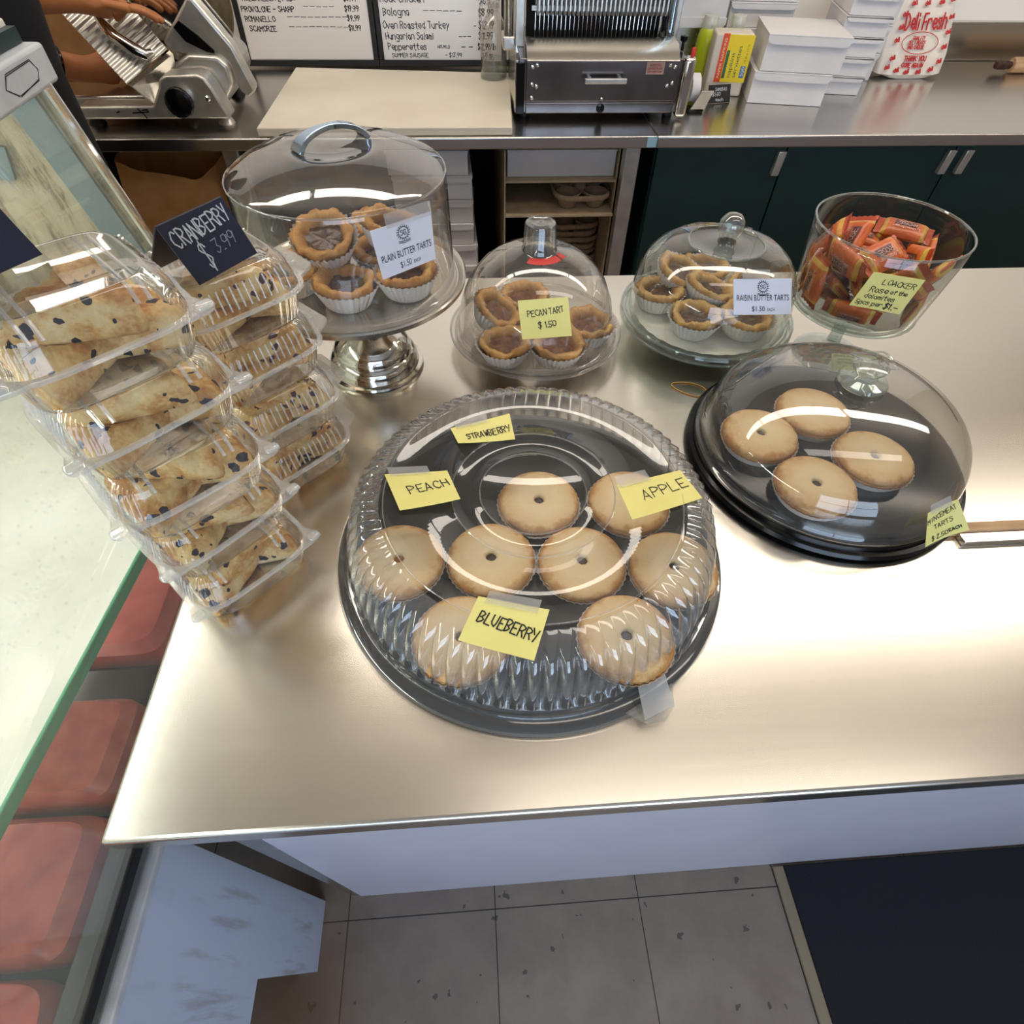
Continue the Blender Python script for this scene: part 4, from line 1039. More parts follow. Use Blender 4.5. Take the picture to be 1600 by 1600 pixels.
CANDY = '-0.0261,0.0506,0.0447,0.278,-0.066,0.034,-0.958;-0.0382,-0.0548,0.0177,0.428,0.852,-0.269,-0.135;0.0084,0.0436,0.0085,0,-0.771,-0.637,0;-0.0379,0.0001,0.0111,0.08,0.883,-0.461,-0.042;0.0077,0.0431,0.0246,0,0.866,-0.5,-0;-0.0532,-0.0105,0.0375,0.232,-0.664,-0.676,0.22;0.0434,0.033,0.0321,0.435,0.239,-0.861,0.113;-0.0525,0.0536,0.0215,0.246,0.287,-0.703,-0.602;0.0567,-0.049,0.0215,0.589,0.692,0.318,0.271;-0.0793,-0.0059,0.0391,0.026,0.743,0.029,-0.668;0.0406,-0.0125,0.0085,0,0.231,-0.973,0;-0.0202,-0.0094,0.0416,0.774,-0.191,0.357,0.487;0.0053,0.0022,0.0467,0.057,-0.263,-0.928,0.256;-0.0245,-0.0372,0.0332,0.38,0.109,-0.909,-0.134;-0.0084,0.0549,0.0585,0.027,-0.981,-0.182,0.069;0.0423,-0.0134,0.0246,0,-0.212,0.977,-0;0.0531,0.0566,0.0498,0.722,-0.531,0.44,-0.049;-0.0091,-0.0018,0.069,0.97,0.073,-0.039,-0.227;0.0144,-0.0651,0.0428,0.468,0.776,-0.35,0.236;-0.0099,0.0432,0.0747,0.074,-0.163,-0.984,-0.002;0.0535,-0.0493,0.0627,0.492,0.451,0.727,-0.162;-0.0664,-0.0312,0.0813,0.456,0.357,0.415,0.702;-0.0659,0.0266,0.0805,0.277,-0.544,0.009,0.792;-0.0101,0.0725,0.0986,0.129,-0.013,-0.926,-0.354;0.0463,0.0358,0.0877,0.313,-0.026,-0.073,0.946;0.0666,0.001,0.0622,0.371,0.781,0.347,0.363;-0.0024,0.0262,0.0944,0.78,0.079,-0.163,0.599;-0.0169,-0.0306,0.0848,0.23,0.016,0.257,-0.939;-0.0415,0.0116,0.087,0.868,-0.085,-0.374,0.314;0.0353,-0.0296,0.0763,0.469,-0.621,-0.331,0.534;0.0308,0.0215,0.1064,0.043,0.543,-0.814,-0.201;0.0674,-0.0049,0.0934,0.672,0.08,0.267,-0.686;0.0011,-0.0462,0.056,0.351,0.767,0.51,-0.171;-0.0125,-0.0784,0.0711,0.205,0.375,0.708,-0.562'
pcn = candy(); fl = [False]
for row in CANDY.split(';'):
    x, y, z, qw, qx, qy, qz = [float(v) for v in row.split(',')]
    if z > 0.090: continue
    place(pcn, fl, (cB[0] + x, cB[1] + y, Z + 0.0915 + z), Quaternion((qw, qx, qy, qz)).to_euler(), 'orange foil wrapped wafer piled in the footed glass bowl', 'orange wafers in the glass bowl')
card('sticky_note', 'yellow note with handwritten LOACKER offer on the footed glass bowl', 'note',
     [(0.5050, 0.6530, 1.0998), (0.5680, 0.6395, 1.0948), (0.5700, 0.6500, 1.0407), (0.5040, 0.6650, 1.0472)],
     [('LOACKER', 0.30, 0.28, 0.0075, 0, 0.62, 0.0009), ('Rose', 0.16, 0.52, 0.0085, 0, 0.55, 0.0010), ('of the', 0.56, 0.50, 0.0060, 2, 0.5, 0.0009), ('dolomites', 0.14, 0.70, 0.0068, 0, 0.56, 0.0009),
      ('5pcs per', 0.06, 0.90, 0.0068, 0, 0.52, 0.0009), ('$1.-', 0.62, 0.92, 0.0085, 0, 0.58, 0.0014)], curl=0.0005)
rb_ = [(0.322 + 0.024 * math.cos(a) * .9 - .012 * math.sin(a), 0.668 + 0.017 * math.sin(a) + 0.002 * math.cos(2 * a), Z + 0.0014) for a in [k * PI / 24 for k in range(48)]]
tag(obj('rubber_band', MB().tube(rb_, 0.0009, 8, True), 'rubber'), 'tan rubber band lying on the steel counter behind the big tray', 'rubber band')

# ------------------------------------------------------------------ back worktable and green cabinet
t = thing('worktable', 'steel topped worktable along the back wall under the slicers', 'table', (-0.8, 2.08, 0))
obj('worktop', MB().box(-2.3, 0.5155, 1.712, 2.449, 0.880, 0.9095), 'steel_back', t, bevel=0.004)
for x in (0.462, -0.62, -1.7):
    obj('leg', MB().box(x - 0.021, x + 0.021, 1.735, 1.775, 0.001, 0.8795), 'alu', t, bevel=0.003)
obj('lower_shelf', MB().box(-2.25, 0.50, 1.78, 2.44, 0.375, 0.40), 'dark', t)
obj('back_panel', MB().box(-2.25, 0.515, 2.40, 2.445, 0.41, 0.879), 'dark', t)
t = thing('cabinet', 'dark green base cabinet with steel top at the back right', 'cabinet', (1.6, 2.08, 0))
obj('worktop', MB().box(0.5165, 3.15, 1.712, 2.449, 0.880, 0.9095), 'steel_back', t, bevel=0.004)
obj('body', MB().box(0.527, 3.14, 1.752, 2.445, 0.0, 0.8795), 'green', t)
for x0, x1, hx in ((0.530, 0.894, 0.877), (0.899, 1.389, 1.372), (1.394, 1.90, 1.424), (1.905, 2.4, 2.38)):
    d = obj('door', MB().box(x0, x1, 1.733, 1.7515, 0.08, 0.874), 'green', t, bevel=0.002)
    obj('handle', MB().prism([(hx - .011, .806), (hx + .011, .806), (hx + .014, .868), (hx - .008, .868)], 1.716, 1.7325, 'y'), 'alu', d, bevel=0.002)
tag(obj('blue_tape', MB().box(0.489, 0.5150, 1.7095, 1.7115, 0.884, 0.908), 'painttape'), 'pale blue tape on the worktable edge at the cabinet joint', 'tape')
tag(obj('steel_backsplash', MB().box(1.1, 3.19, 2.425, 2.449, 0.911, 1.018), 'steel_back', bevel=0.002), 'brushed steel backsplash behind the plastic bag', 'backsplash')

t = thing('cutting_board', 'large cream cutting board on the back worktable', 'cutting board', (-0.19, 1.96, 0.91))
obj('board', MB().hexa([(-0.530, 1.722, .9100), (0.126, 1.722, .9100), (0.150, 2.20, .9100), (-0.520, 2.26, .9100), (-0.530, 1.722, .930), (0.126, 1.722, .930), (0.150, 2.20, .930), (-0.520, 2.26, .930)]), 'board', t, bevel=0.003)

def whiteboard(label, x0, x1, lines, xo):
    y = lambda z: 2.335 + 0.12 * (z - 0.93)
    zt, zb_ = 1.45, 0.932
    r_ = card('whiteboard', label, 'whiteboard', [(x0, y(zt), zt), (x1, y(zt), zt), (x1, y(zb_), zb_), (x0, y(zb_), zb_)], lines, 'wbw', 'ink', 0.0022, part='writing_surface', thick=0.006, group='menu whiteboards on the back worktable')
    m = MB(); b = 0.016
    for (a0, a1, c0, c1) in ((x0 - b, x1 + b, zb_ - b, zb_), (x0 - b, x1 + b, zt, zt + b), (x0 - b, x0, zb_, zt), (x1, x1 + b, zb_, zt)):
        m.hexa([(a0, y(c0) - .006, c0), (a1, y(c0) - .006, c0), (a1, y(c0) + .012, c0), (a0, y(c0) + .012, c0), (a0, y(c1) - .006, c1), (a1, y(c1) - .006, c1), (a1, y(c1) + .012, c1), (a0, y(c1) + .012, c1)])
    obj('frame', m, 'blackmat', r_, bevel=0.002)
v_ = lambda z: (1.45 - z) / (1.45 - 0.932)
whiteboard('left whiteboard in black frame listing provolone and other cheeses', -0.672, -0.282,
           [('MOZZARELLA (1-LB)', .04, v_(1.072), .0125, 0, .62), ('-----', .56, v_(1.072), .0125, 0, .9), ('$8.99', .82, v_(1.073), .0125, 0, .55),
            ('PROVOLONE - SHARP', .02, v_(1.047), .0125, 0, .60), ('_____', .50, v_(1.054), .0110, 0, 1.35, .0014), ('$19.99', .82, v_(1.049), .0125, 0, .52),
            ('ROMANELLO', .03, v_(1.024), .0125, 0, .62), ('_________', .36, v_(1.030), .0110, 0, 1.45, .0014), ('$9.99', .83, v_(1.027), .0125, 0, .52),
            ('SCAMORZE', .05, v_(1.001), .0125, 0, .62), ('_________', .36, v_(1.007), .0110, 0, 1.45, .0014), ('$11.99', .83, v_(1.004), .0125, 0, .52)], 0)
whiteboard('right whiteboard in black frame listing deli meats and salami', -0.248, 0.132,
           [('Mock Chicken', .02, v_(1.071), .0165, 0, .56), ('$6.99', .82, v_(1.068), .0165, 0, .50),
            ('Bologna', .03, v_(1.040), .0175, 0, .56), ('______', .36, v_(1.046), .0120, 0, 1.3, .0016), ('$8.99', .81, v_(1.039), .0175, 0, .48),
            ('Oven Roasted Turkey', .02, v_(1.009), .0175, 0, .50), ('-', .77, v_(1.009), .015, 0, .4), ('$12.19', .81, v_(1.009), .0185, 0, .45),
            ('Hungarian Salami', .03, v_(.983), .0165, 0, .50), ('---', .64, v_(.983), .0150, 0, .7), ('$11.99', .81, v_(.984), .0165, 0, .48),
            ('Pepperettes', .04, v_(.957), .0160, 0, .54), ('HOT/MILD', .46, v_(.961), .0075, 0, .5, .0015), ('- -', .66, v_(.957), .0150, 0, .8), ('$12.99/lb', .80, v_(.957), .0155, 0, .38),
            ('SUMMER SAUSAGE', .07, v_(.9385), .0100, 0, .66, .0017), ('- $13.99', .52, v_(.9385), .0105, 0, .60, .0017), ('1.25 ea', .84, v_(.9395), .0100, 0, .46, .0017)], 0)

cJ = (0.098, 2.150, 0.9302)
t = thing('spray_bottle', 'clear plastic bottle with some water on the cutting board corner', 'bottle', cJ)
obj('bottle', MB().lathe([(0, 0.0), (0.036, 0.0), (0.040, 0.004), (0.040, 0.105), (0.036, 0.125), (0.024, 0.145), (0.016, 0.155), (0.015, 0.175)], 48, cJ), 'acrylic', t)
obj('water', MB().lathe([(0, 0.003), (0.037, 0.003), (0.038, 0.006), (0.038, 0.048), (0, 0.048)], 48, cJ), 'water', t)
obj('trigger_head', MB().box(cJ[0] - .05, cJ[0] + .018, cJ[1] - .012, cJ[1] + .012, cJ[2] + .18, cJ[2] + .205).tube([(cJ[0] - .03, cJ[1], cJ[2] + .185), (cJ[0] - .04, cJ[1], cJ[2] + .155), (cJ[0] - .036, cJ[1], cJ[2] + .13)], .005, 8).lathe([(0, .165), (.018, .165), (.018, .182), (0, .182)], 24, cJ), 'rimclear', t, bevel=0.002)

# ------------------------------------------------------------------ bread slicer
t = thing('bread_slicer', 'steel bread slicer with a row of blades and front drawer', 'bread slicer', (0.38, 2.0, 0.91))
obj('body', MB().box(0.150, 0.600, 1.846, 2.19, 0.925, 1.046), 'darksteel', t, bevel=0.003)
for x in (0.17, 0.58):
    for y in (1.88, 2.16): obj('foot', MB().lathe([(0, 0.0), (0.014, 0.0), (0.012, 0.0148), (0, 0.0148)], 16, (x, y, 0.9098)), 'blackmat', t)
dr = obj('drawer_front', MB().box(0.170, 0.578, 1.838, 1.8455, 0.953, 1.043), 'darksteel', t, bevel=0.002)
obj('drawer_handle', MB().box(0.322, 0.434, 1.806, 1.816, 1.000, 1.012).box(0.332, 0.342, 1.816, 1.838, 1.002, 1.010).box(0.414, 0.424, 1.816, 1.838, 1.002, 1.010), 'alu', dr, bevel=0.002)
for x, z in ((0.186, 1.030), (0.198, 1.034), (0.186, 0.992), (0.198, 0.988), (0.186, 0.962), (0.565, 1.030), (0.552, 1.034), (0.565, 0.995), (0.552, 0.989), (0.378, 0.958)):
    obj('screw', MB().lathe([(0, 0.004), (0.003, 0.0035), (0.0045, 0.002), (0.0045, 0)], 12).xf(Matrix.Translation((x, 1.8378, z)) @ Matrix.Rotation(R(90), 4, 'X')), 'chrome', dr)
obj('lower_panel', MB().box(0.170, 0.578, 1.839, 1.8455, 0.9255, 0.9505), 'darksteel', t, bevel=0.002)
obj('finger_hole', MB().lathe([(0, 0.001), (0.010, 0.001), (0.0115, 0)], 24).xf(Matrix.Translation((0.377, 1.8385, 0.937)) @ Matrix.Rotation(R(90), 4, 'X')), 'black', t)
obj('side_strip', MB().box(0.1425, 0.1655, 1.834, 1.8458, 0.9255, 1.040), 'black', t, bevel=0.002)
obj('side_panel', MB().box(0.1400, 0.1495, 1.8465, 2.185, 0.9255, 1.06), 'chrome', t, bevel=0.002)
obj('corner_column', MB().box(0.587, 0.619, 1.828, 1.862, 0.916, 1.052), 'chrome', t, bevel=0.010)
def warn_text(root_, w0):
    tx = MB()
    for i, s in enumerate(('WARNING', 'EXPOSED BLADE', 'KEEP HANDS CLEAR')):
        h_ = (.0055, .0040, .0032)[i]; pl, wd = text_lines(s, h_, .6); k = min(1, .043 / wd)
        ribbons(tx, pl, lambda x, y: (Vector((0.512 + (x - wd / 2) * k, 1.8362, 1.0315 - i * .0065 + y)), Vector((0, -1, 0))), .0007)
    obj('warning_text', tx, 'bagred', root_, recalc=False)
wl = obj('warning_label', MB().box(0.488, 0.536, 1.8364, 1.8378, 1.014, 1.041), 'warn', dr)
warn_text(wl, 0)
obj('crumb_shelf', MB().loft([[(x, 1.806, 1.050), (x, 1.808, 1.052), (x, 1.846, 1.077), (x, 1.895, 1.081), (x, 1.895, 1.078), (x, 1.848, 1.073)] for x in (0.168, 0.566)]), 'steel_back', t, bevel=0.0008)
obj('blade_backing', MB().box(0.185, 0.565, 2.06, 2.07, 1.046, 1.40), 'dark', t)
for x in (0.160, 0.580):
    obj('side_frame', MB().box(x - .012, x + .012, 1.96, 2.06, 1.046, 1.40), 'alu', t, bevel=0.002)
for x, x2 in ((0.128, 0.128), (0.560, 0.556)):
    obj('post', MB().tube([(x, 1.93, 1.075), (x2, 1.93, 1.42)], 0.0125, 20), 'bluechrome' if x > .3 else 'chrome', t)
    obj('post_collar', MB().box(x - .016, x + .016, 1.915, 1.99, 1.0465, 1.076), 'alu', t, bevel=0.004)
for i in range(31):
    x = 0.200 + i * 0.0116
    obj('blade', MB().hexa([(x, 1.960, 1.058), (x + .0010, 1.960, 1.058), (x + .0010, 1.972, 1.058), (x, 1.972, 1.058), (x + .002, 1.972, 1.20), (x + .003, 1.972, 1.20), (x + .003, 1.984, 1.20), (x + .002, 1.984, 1.20)]), 'chrome', t, smooth=False)
    obj('bread_finger', MB().prism([(1.925, 1.126), (1.932, 1.116), (1.948, 1.114), (1.954, 1.128), (1.950, 1.40), (1.936, 1.40)], x + .0035, x + .0088, 'x'), 'alu', t, bevel=0.001)
obj('finger_bar', MB().box(0.19, 0.56, 1.955, 1.959, 1.122, 1.132), 'alu', t)
obj('lock_knob', MB().lathe([(0, 0), (0.004, 0), (0.004, 0.018), (0.010, 0.022), (0.011, 0.032), (0, 0.034)], 16, (0.60, 1.92, 1.047)), 'black', t)
obj('red_button', MB().lathe([(0, 0), (0.006, 0), (0.006, 0.014), (0.004, 0.017), (0, 0.018)], 16, (0.609, 1.845, 1.0525)), 'red', t)

# ------------------------------------------------------------------ meat slicer
t = thing('meat_slicer', 'cast aluminium meat slicer with black knob at the back left', 'meat slicer', (-0.8, 1.95, 0.91))
obj('base', MB().prism([(-0.985, 0.957), (-0.797, 0.957), (-0.766, 0.996), (-0.757, 1.014), (-0.738, 1.022), (-0.662, 1.024), (-0.645, 1.018), (-0.633, 0.995), (-0.622, 0.961), (-0.612, 0.928), (-0.985, 0.928)], 1.795, 1.86, 'y'), 'alu', t, bevel=0.006)
obj('base_deck', MB().box(-1.02, -0.74, 1.861, 2.13, 0.928, 0.962), 'satin', t, bevel=0.006)
obj('motor_housing', MB().prism([(-0.762, 0.935), (-0.640, 0.935), (-0.598, 0.985), (-0.598, 1.026), (-0.618, 1.046), (-0.690, 1.050), (-0.745, 1.022)], 1.861, 2.08, 'y'), 'alu', t, bevel=0.010)
for x, y in ((-0.635, 1.83), (-0.97, 1.83), (-0.97, 2.1), (-0.66, 2.06)):
    obj('foot', MB().lathe([(0, 0), (0.022, 0), (0.018, 0.008), (0.010, 0.0185), (0, 0.0185)], 20, (x, y, 0.9097)), 'alu' if y < 1.9 and x > -.8 else 'blackmat', t)
kp = Matrix.Translation((-0.716, 1.7945, 0.972)) @ Matrix.Rotation(R(90), 4, 'X')
kb = obj('dial_collar', MB().lathe([(0, 0), (0.029, 0), (0.029, 0.016), (0, 0.016)], 40).xf(kp), 'chrome', t)
obj('thickness_knob', MB().lathe([(0, 0.0165), (0.031, 0.0165), (0.033, 0.020), (0.032, 0.034), (0.028, 0.037), (0, 0.038)], 40, mod=lambda k, a: 0.0007 * math.cos(24 * a) if 0 < k < 4 else 0).xf(kp), 'black', kb)
obj('switch_button', MB().lathe([(0, 0.006), (0.004, 0.0055), (0.0065, 0.003), (0.0065, 0)], 20).xf(Matrix.Translation((-0.652, 1.7945, 0.974)) @ Matrix.Rotation(R(90), 4, 'X')), 'chrome', t)
em = MB()
ribbons(em, [[(-0.852, .943), (-0.812, .945)], [(-0.836, .952), (-0.826, .940), (-0.822, .932)], [(-0.826, .949), (-0.813, .950), (-0.812, .945)], [(-0.892, .944), (-0.884, .946)]], lambda x, z: (Vector((x, 1.7948, z)), Vector((0, -1, 0))), 0.0028, 0.0006)
obj('cast_mark', em, 'black', t, recalc=False)
bc = [(-0.748, 1.068), (-0.655, 1.155), (-0.642, 1.152), (-0.580, 1.060), (-0.564, 1.005), (-0.552, 0.966), (-0.574, 0.951), (-0.594, 0.964), (-0.601, 1.022), (-0.619, 1.036), (-0.690, 1.038), (-0.702, 1.045), (-0.730, 1.049)]
obj('blade_cover', MB().prism(bc, 1.880, 1.905, 'y', (0.006, 0.01)), 'alu', t, bevel=0.006)
obj('cover_recess', MB().prism([(-0.708, 1.100), (-0.690, 1.113), (-0.655, 1.085), (-0.626, 1.055), (-0.628, 1.048), (-0.645, 1.051), (-0.690, 1.072)], 1.876, 1.8795, 'y'), 'black', t, bevel=0.001)
dsc = Matrix.Translation((-0.70, 1.92, 1.14)) @ Matrix.Rotation(R(90), 4, 'X')
obj('blade', MB().lathe([(0, 0.003), (0.12, 0.003), (0.135, 0), (0.12, -0.003), (0, -0.003)], 64).xf(dsc), 'chrome', t)
tr_ = MB(); nn_ = 26; A, B_, C_, D_ = Vector((-0.960, 1.87, 1.135)), Vector((-0.826, 1.77, 1.012)), Vector((-0.735, 1.86, 1.062)), Vector((-0.870, 1.97, 1.19))
vs = []
nrm = (B_ - A).cross(D_ - A).normalized()
for i in range(nn_ * 4 + 1):
    s = i / (nn_ * 4); off = nrm * 0.0022 * math.sin(s * nn_ * PI)
    for k in (0, 1): vs.append((A * (1 - s) + B_ * s) * (1 - k) + (D_ * (1 - s) + C_ * s) * k + off)
q = len(vs); vs += [v - nrm * 0.004 for v in vs]
fs = []
for i in range(nn_ * 4):
    a = 2 * i; fs += [(a, a + 1, a + 3, a + 2), (q + a, q + a + 2, q + a + 3, q + a + 1), (a, a + 2, q + a + 2, q + a), (a + 1, q + a + 1, q + a + 3, a + 3)]
fs += [(0, q, q + 1, 1), (q - 2, q - 1, 2 * q - 1, 2 * q - 2)]
obj('food_tray', tr_.add(vs, fs), 'alu', t, angle=80)
obj('tray_bracket', MB().hexa([(-0.832, 1.79, 1.006), (-0.820, 1.782, 1.003), (-0.725, 1.862, 1.05), (-0.735, 1.872, 1.055), (-0.80, 1.80, .965), (-0.79, 1.795, .963), (-0.735, 1.866, 1.0), (-0.742, 1.873, 1.005)]), 'satin', t)
pp = [(-0.862, 1.840, 1.128), (-0.850, 1.832, 1.110), (-0.83, 1.822, 1.090), (-0.790, 1.810, 1.068), (-0.770, 1.812, 1.058), (-0.757, 1.822, 1.062)]
obj('food_pusher', MB().tube(pp, [.008, .013, .015, .015, .013, .008], 14), 'chrome', t)

# ------------------------------------------------------------------ things on the green cabinet
def cake_box(label, cx, cy, z, w_, d_, h_, ang, grp='white cake boxes'):
    M_ = Matrix.Translation((cx, cy, z)) @ Matrix.Rotation(ang, 4, 'Z')
    rt_ = thing('cake_box', label, 'box', (cx, cy, z), grp)
    obj('body', MB().box(-w_ / 2, w_ / 2, -d_ / 2, d_ / 2, 0.0004, h_ - .004).xf(M_), 'box', rt_, bevel=0.0015)
    obj('lid', MB().box(-w_ / 2 - .002, w_ / 2 + .002, -d_ / 2 - .0072, d_ / 2 + .002, h_ - .0038, h_ - .0002).xf(M_), 'box', rt_, bevel=0.001)
    fl_ = h_ * 0.27; c_ = 0.012
    pts = [(-w_ / 2 - .002, h_ - .004), (w_ / 2 + .002, h_ - .004), (w_ / 2 + .002, h_ - fl_ + c_), (w_ / 2 - c_ * .3, h_ - fl_ + c_ * .3), (w_ / 2 - c_, h_ - fl_), (-w_ / 2 + c_, h_ - fl_), (-w_ / 2 + c_ * .3, h_ - fl_ + c_ * .3), (-w_ / 2 - .002, h_ - fl_ + c_)]
    obj('front_flap', MB().prism(pts, -d_ / 2 - .0075, -d_ / 2 - .0050, 'y').xf(M_), 'box', rt_)
    return rt_
aA = R(-11)
cake_box('lower white cake box of the front pair beside the napkin pack', 0.972, 2.060, 0.9097, 0.214, 0.205, 0.079, aA)
cake_box('upper white cake box of the front pair beside the napkin pack', 0.984, 2.052, 0.9892, 0.222, 0.205, 0.086, aA)
sB = ['lowest', 'second lowest', 'third lowest', 'third highest', 'second highest', 'topmost']
for k in range(6):
    cake_box('%s white cake box in the stair-stepped stack behind the front pair' % sB[k], 1.176 + 0.002 * k, 2.152 - 0.004 * k, 0.9097 + k * 0.0475, 0.124, 0.20, 0.047, aA)
for k in range(4):
    cake_box('%s white cake box in the stack beside the plastic bag' % ['lowest', 'second lowest', 'second highest', 'topmost'][k], 1.292 + 0.004 * k, 2.292 - 0.002 * k, 0.9097 + k * 0.072, 0.105, 0.18, 0.0715, aA)
for k in range(4):
    cake_box('%s white cake box in the stack hidden behind the front pair' % ['lowest', 'second lowest', 'second highest', 'topmost'][k], 0.935, 2.325, 0.9097 + k * 0.062, 0.20, 0.16, 0.0615, R(-4))
tag(obj('metal_bin', MB().box(0.620, 0.815, 2.235, 2.42, 0.9097, 1.040), 'satin', bevel=0.004), 'grey metal bin behind the bread slicer corner', 'bin')
t = thing('carton', 'large white carton with bottom flap behind the napkin pack', 'carton', (0.69, 2.31, 1.0402))
obj('body', MB().box(0.578, 0.806, 2.205, 2.42, 1.0404, 1.34), 'box', t, bevel=0.002)
obj('flap', MB().prism([(0.576, 1.066), (0.808, 1.066), (0.808, 1.050), (0.800, 1.041), (0.584, 1.041), (0.576, 1.050)], 2.2005, 2.2045, 'y'), 'box', t, bevel=0.001)
for i, (x, y, lb_) in enumerate([(0.748, 2.165, 'yellow-green juice bottle with pale cap at the left of the napkin pack'), (0.835, 2.170, 'yellow-green juice bottle with pale cap behind the napkin pack')]):
    t = thing('juice_bottle', lb_, 'bottle', (x, y, 0.91), 'juice bottles by the napkins')
    obj('bottle', MB().lathe([(0, 0), (0.029, 0), (0.031, 0.004), (0.031, 0.110), (0.026, 0.132), (0.018, 0.142)], 32, (x, y, 0.9097)), 'juice', t)
    obj('cap', MB().lathe([(0.020, 0.138), (0.0205, 0.165), (0.019, 0.168), (0, 0.168)], 48, (x, y, 0.9097), mod=lambda k, a: 0.0006 * math.cos(24 * a) if k < 2 else 0), 'juicecap', t)
npM = Matrix.Translation((0.792, 2.075, 0.9097)) @ Matrix.Rotation(R(-8), 4, 'Z')
t = thing('napkin_pack', 'yellow and orange pack of paper napkins standing on end', 'napkins', (0.792, 2.075, 0.9097))
obj('wrapped_napkins', MB().box(-0.055, 0.055, -0.035, 0.035, 0.0005, 0.150).xf(npM), 'npwhite', t, bevel=0.006)
def npq(x0, x1, z0, z1, y=-0.0362): return [tuple(npM @ Vector(p)) for p in ((x0, y, z0), (x0, y, z1), (x1, y, z1), (x1, y, z0))]
def npart(name, x0, x1, z0, z1, m, y=-0.0364):
    return obj(name, MB().box(x0, x1, y, y + .0012, z0, z1).xf(npM), m, t)
pn = npart('yellow_label', -0.016, 0.056, 0.036, 0.148, 'npyel')
npart('orange_band', -0.034, -0.016, 0.036, 0.150, 'npora')
npart('dark_band', -0.0145, -0.006, 0.046, 0.112, 'npgre', -0.0372)
npart('blue_label', 0.036, 0.050, 0.048, 0.076, 'npblu', -0.0372)
def sidetext(rows, mat, y=-0.0378):
    for txt, x, z, h_, ln_ in rows:
        cu = bpy.data.curves.new('print', 'FONT'); cu.body = txt; cu.size = h_ * 1.38
        ob = bpy.data.objects.new('print', cu); me = bpy.data.meshes.new_from_object(ob); bpy.data.objects.remove(ob)
        wid = max(v_.co.x for v_ in me.vertices); k = ln_ / wid
        mb = MB().add([npM @ Vector((x - p.co.y, y, z + p.co.x * k)) for p in me.vertices], [tuple(g_.vertices) for g_ in me.polygons])
        bpy.data.meshes.remove(me)
        obj('printed_text', mb, mat, pn, recalc=False, smooth=False)
sidetext([('napkins', 0.010, 0.047, 0.011, 0.060), ('serviettes', 0.026, 0.047, 0.011, 0.076)], 'npgre', -0.0368)
sidetext([('500', 0.0475, 0.051, 0.009, 0.023)], 'cream')
sidetext([('PAPER NAPKINS', -0.0215, 0.045, 0.007, 0.095)], 'cream', -0.0368)
sidetext([('13 in x 11 in', 0.046, 0.082, 0.006, 0.045)], 'npgre', -0.0368)
card('chalk_card', 'small black price card leaning on the napkin pack', 'sign', [(0.722, 1.985, 0.952), (0.792, 1.998, 0.952), (0.796, 1.982, 0.9108), (0.726, 1.969, 0.9108)],
     [('SAMOSAS', 0.30, 0.34, 0.0075, 0, 0.55), ('$1.60', 0.18, 0.62, 0.0085, 0, 0.6), ('each', 0.34, 0.90, 0.0080, 0, 0.6)], 'blackmat', 'chalk', 0.0011, part='card', thick=0.002)
t = thing('tape_dispenser', 'chrome tape dispenser with white roll beside the bread slicer', 'tape dispenser', (0.665, 1.94, 0.91))
obj('base', MB().box(0.645, 0.690, 1.895, 1.985, 0.9098, 0.918), 'black', t, bevel=0.003)
obj('front_plate', MB().hexa([(0.650, 1.893, .918), (0.690, 1.893, .918), (0.690, 1.899, .918), (0.650, 1.899, .918), (0.668, 1.880, .965), (0.703, 1.880, .965), (0.703, 1.886, .965), (0.668, 1.886, .965)]), 'alu', t, bevel=0.001)
obj('roll', MB().lathe([(0.014, -0.012), (0.034, -0.012), (0.034, 0.012), (0.014, 0.012), (0.014, -0.012)], 40).xf(Matrix.Translation((0.662, 1.945, 0.957)) @ Matrix.Rotation(R(90), 4, 'Y')), 'box', t)

# plastic bag
t = thing('plastic_bag', 'white plastic shop bag with red print standing on the cabinet', 'bag', (1.47, 2.25, 0.91))
def bl(z, x0, x1, yc, dy, n=48, ph=0):
    lp = []
    for i in range(n):
        a = 2 * PI * i / n
        lp.append(((x0 + x1) / 2 + (x1 - x0) / 2 * sgp(math.cos(a), .55), yc + dy * sgp(math.sin(a), .7) + 0.003 * noise.noise((i * .5, z * 20, 2)), z + 0.004 * math.cos(2 * a) * (z < .92)))
    return lp
bagy = lambda z: 2.245 + 0.30 * (z - .91)
obj('bag', MB().loft([bl(.914, 1.385, 1.555, bagy(.914), .030), bl(.922, 1.362, 1.585, bagy(.92), .040), bl(.97, 1.362, 1.590, bagy(.97), .038), bl(1.03, 1.362, 1.580, bagy(1.03), .032), bl(1.10, 1.362, 1.565, bagy(1.10), .024), bl(1.16, 1.375, 1.55, bagy(1.16), .018), bl(1.22, 1.39, 1.53, bagy(1.22), .013)], True, True), 'bagw', t)
bgm = lambda x, z: (Vector((x, bagy(z) - (.0405 if z < .97 else .0405 - .09 * (z - .97)) - .003, z)), Vector((0, -0.95, 0.3)))
bp_ = MB()
def bagtxt(s, x, z, h_, k, wd_, ang=0):
    pl, _ = text_lines(s, h_, .5 * k)
    c_, s_ = math.cos(R(ang)), math.sin(R(ang))
    ribbons(bp_, pl, lambda a, b: bgm(x + a * c_ - b * s_, z + a * s_ + b * c_), wd_, 0.001)
bagtxt('Deli Fresh', 1.408, 1.030, .036, .66, .0052, 2)
ribbons(bp_, [[(1.470 + .060 * math.cos(a), 1.000 + .026 * math.sin(a)) for a in [k * PI / 20 for k in range(41)]]], bgm, .0022, .001)
for i, (s, z) in enumerate((('QUALITY', 1.008), ('DELI MEATS', .997), ('AND CHEESE', .986))):
    bagtxt(s, 1.470 - len(s) * .0037, z, .008, 1.1, .0022)
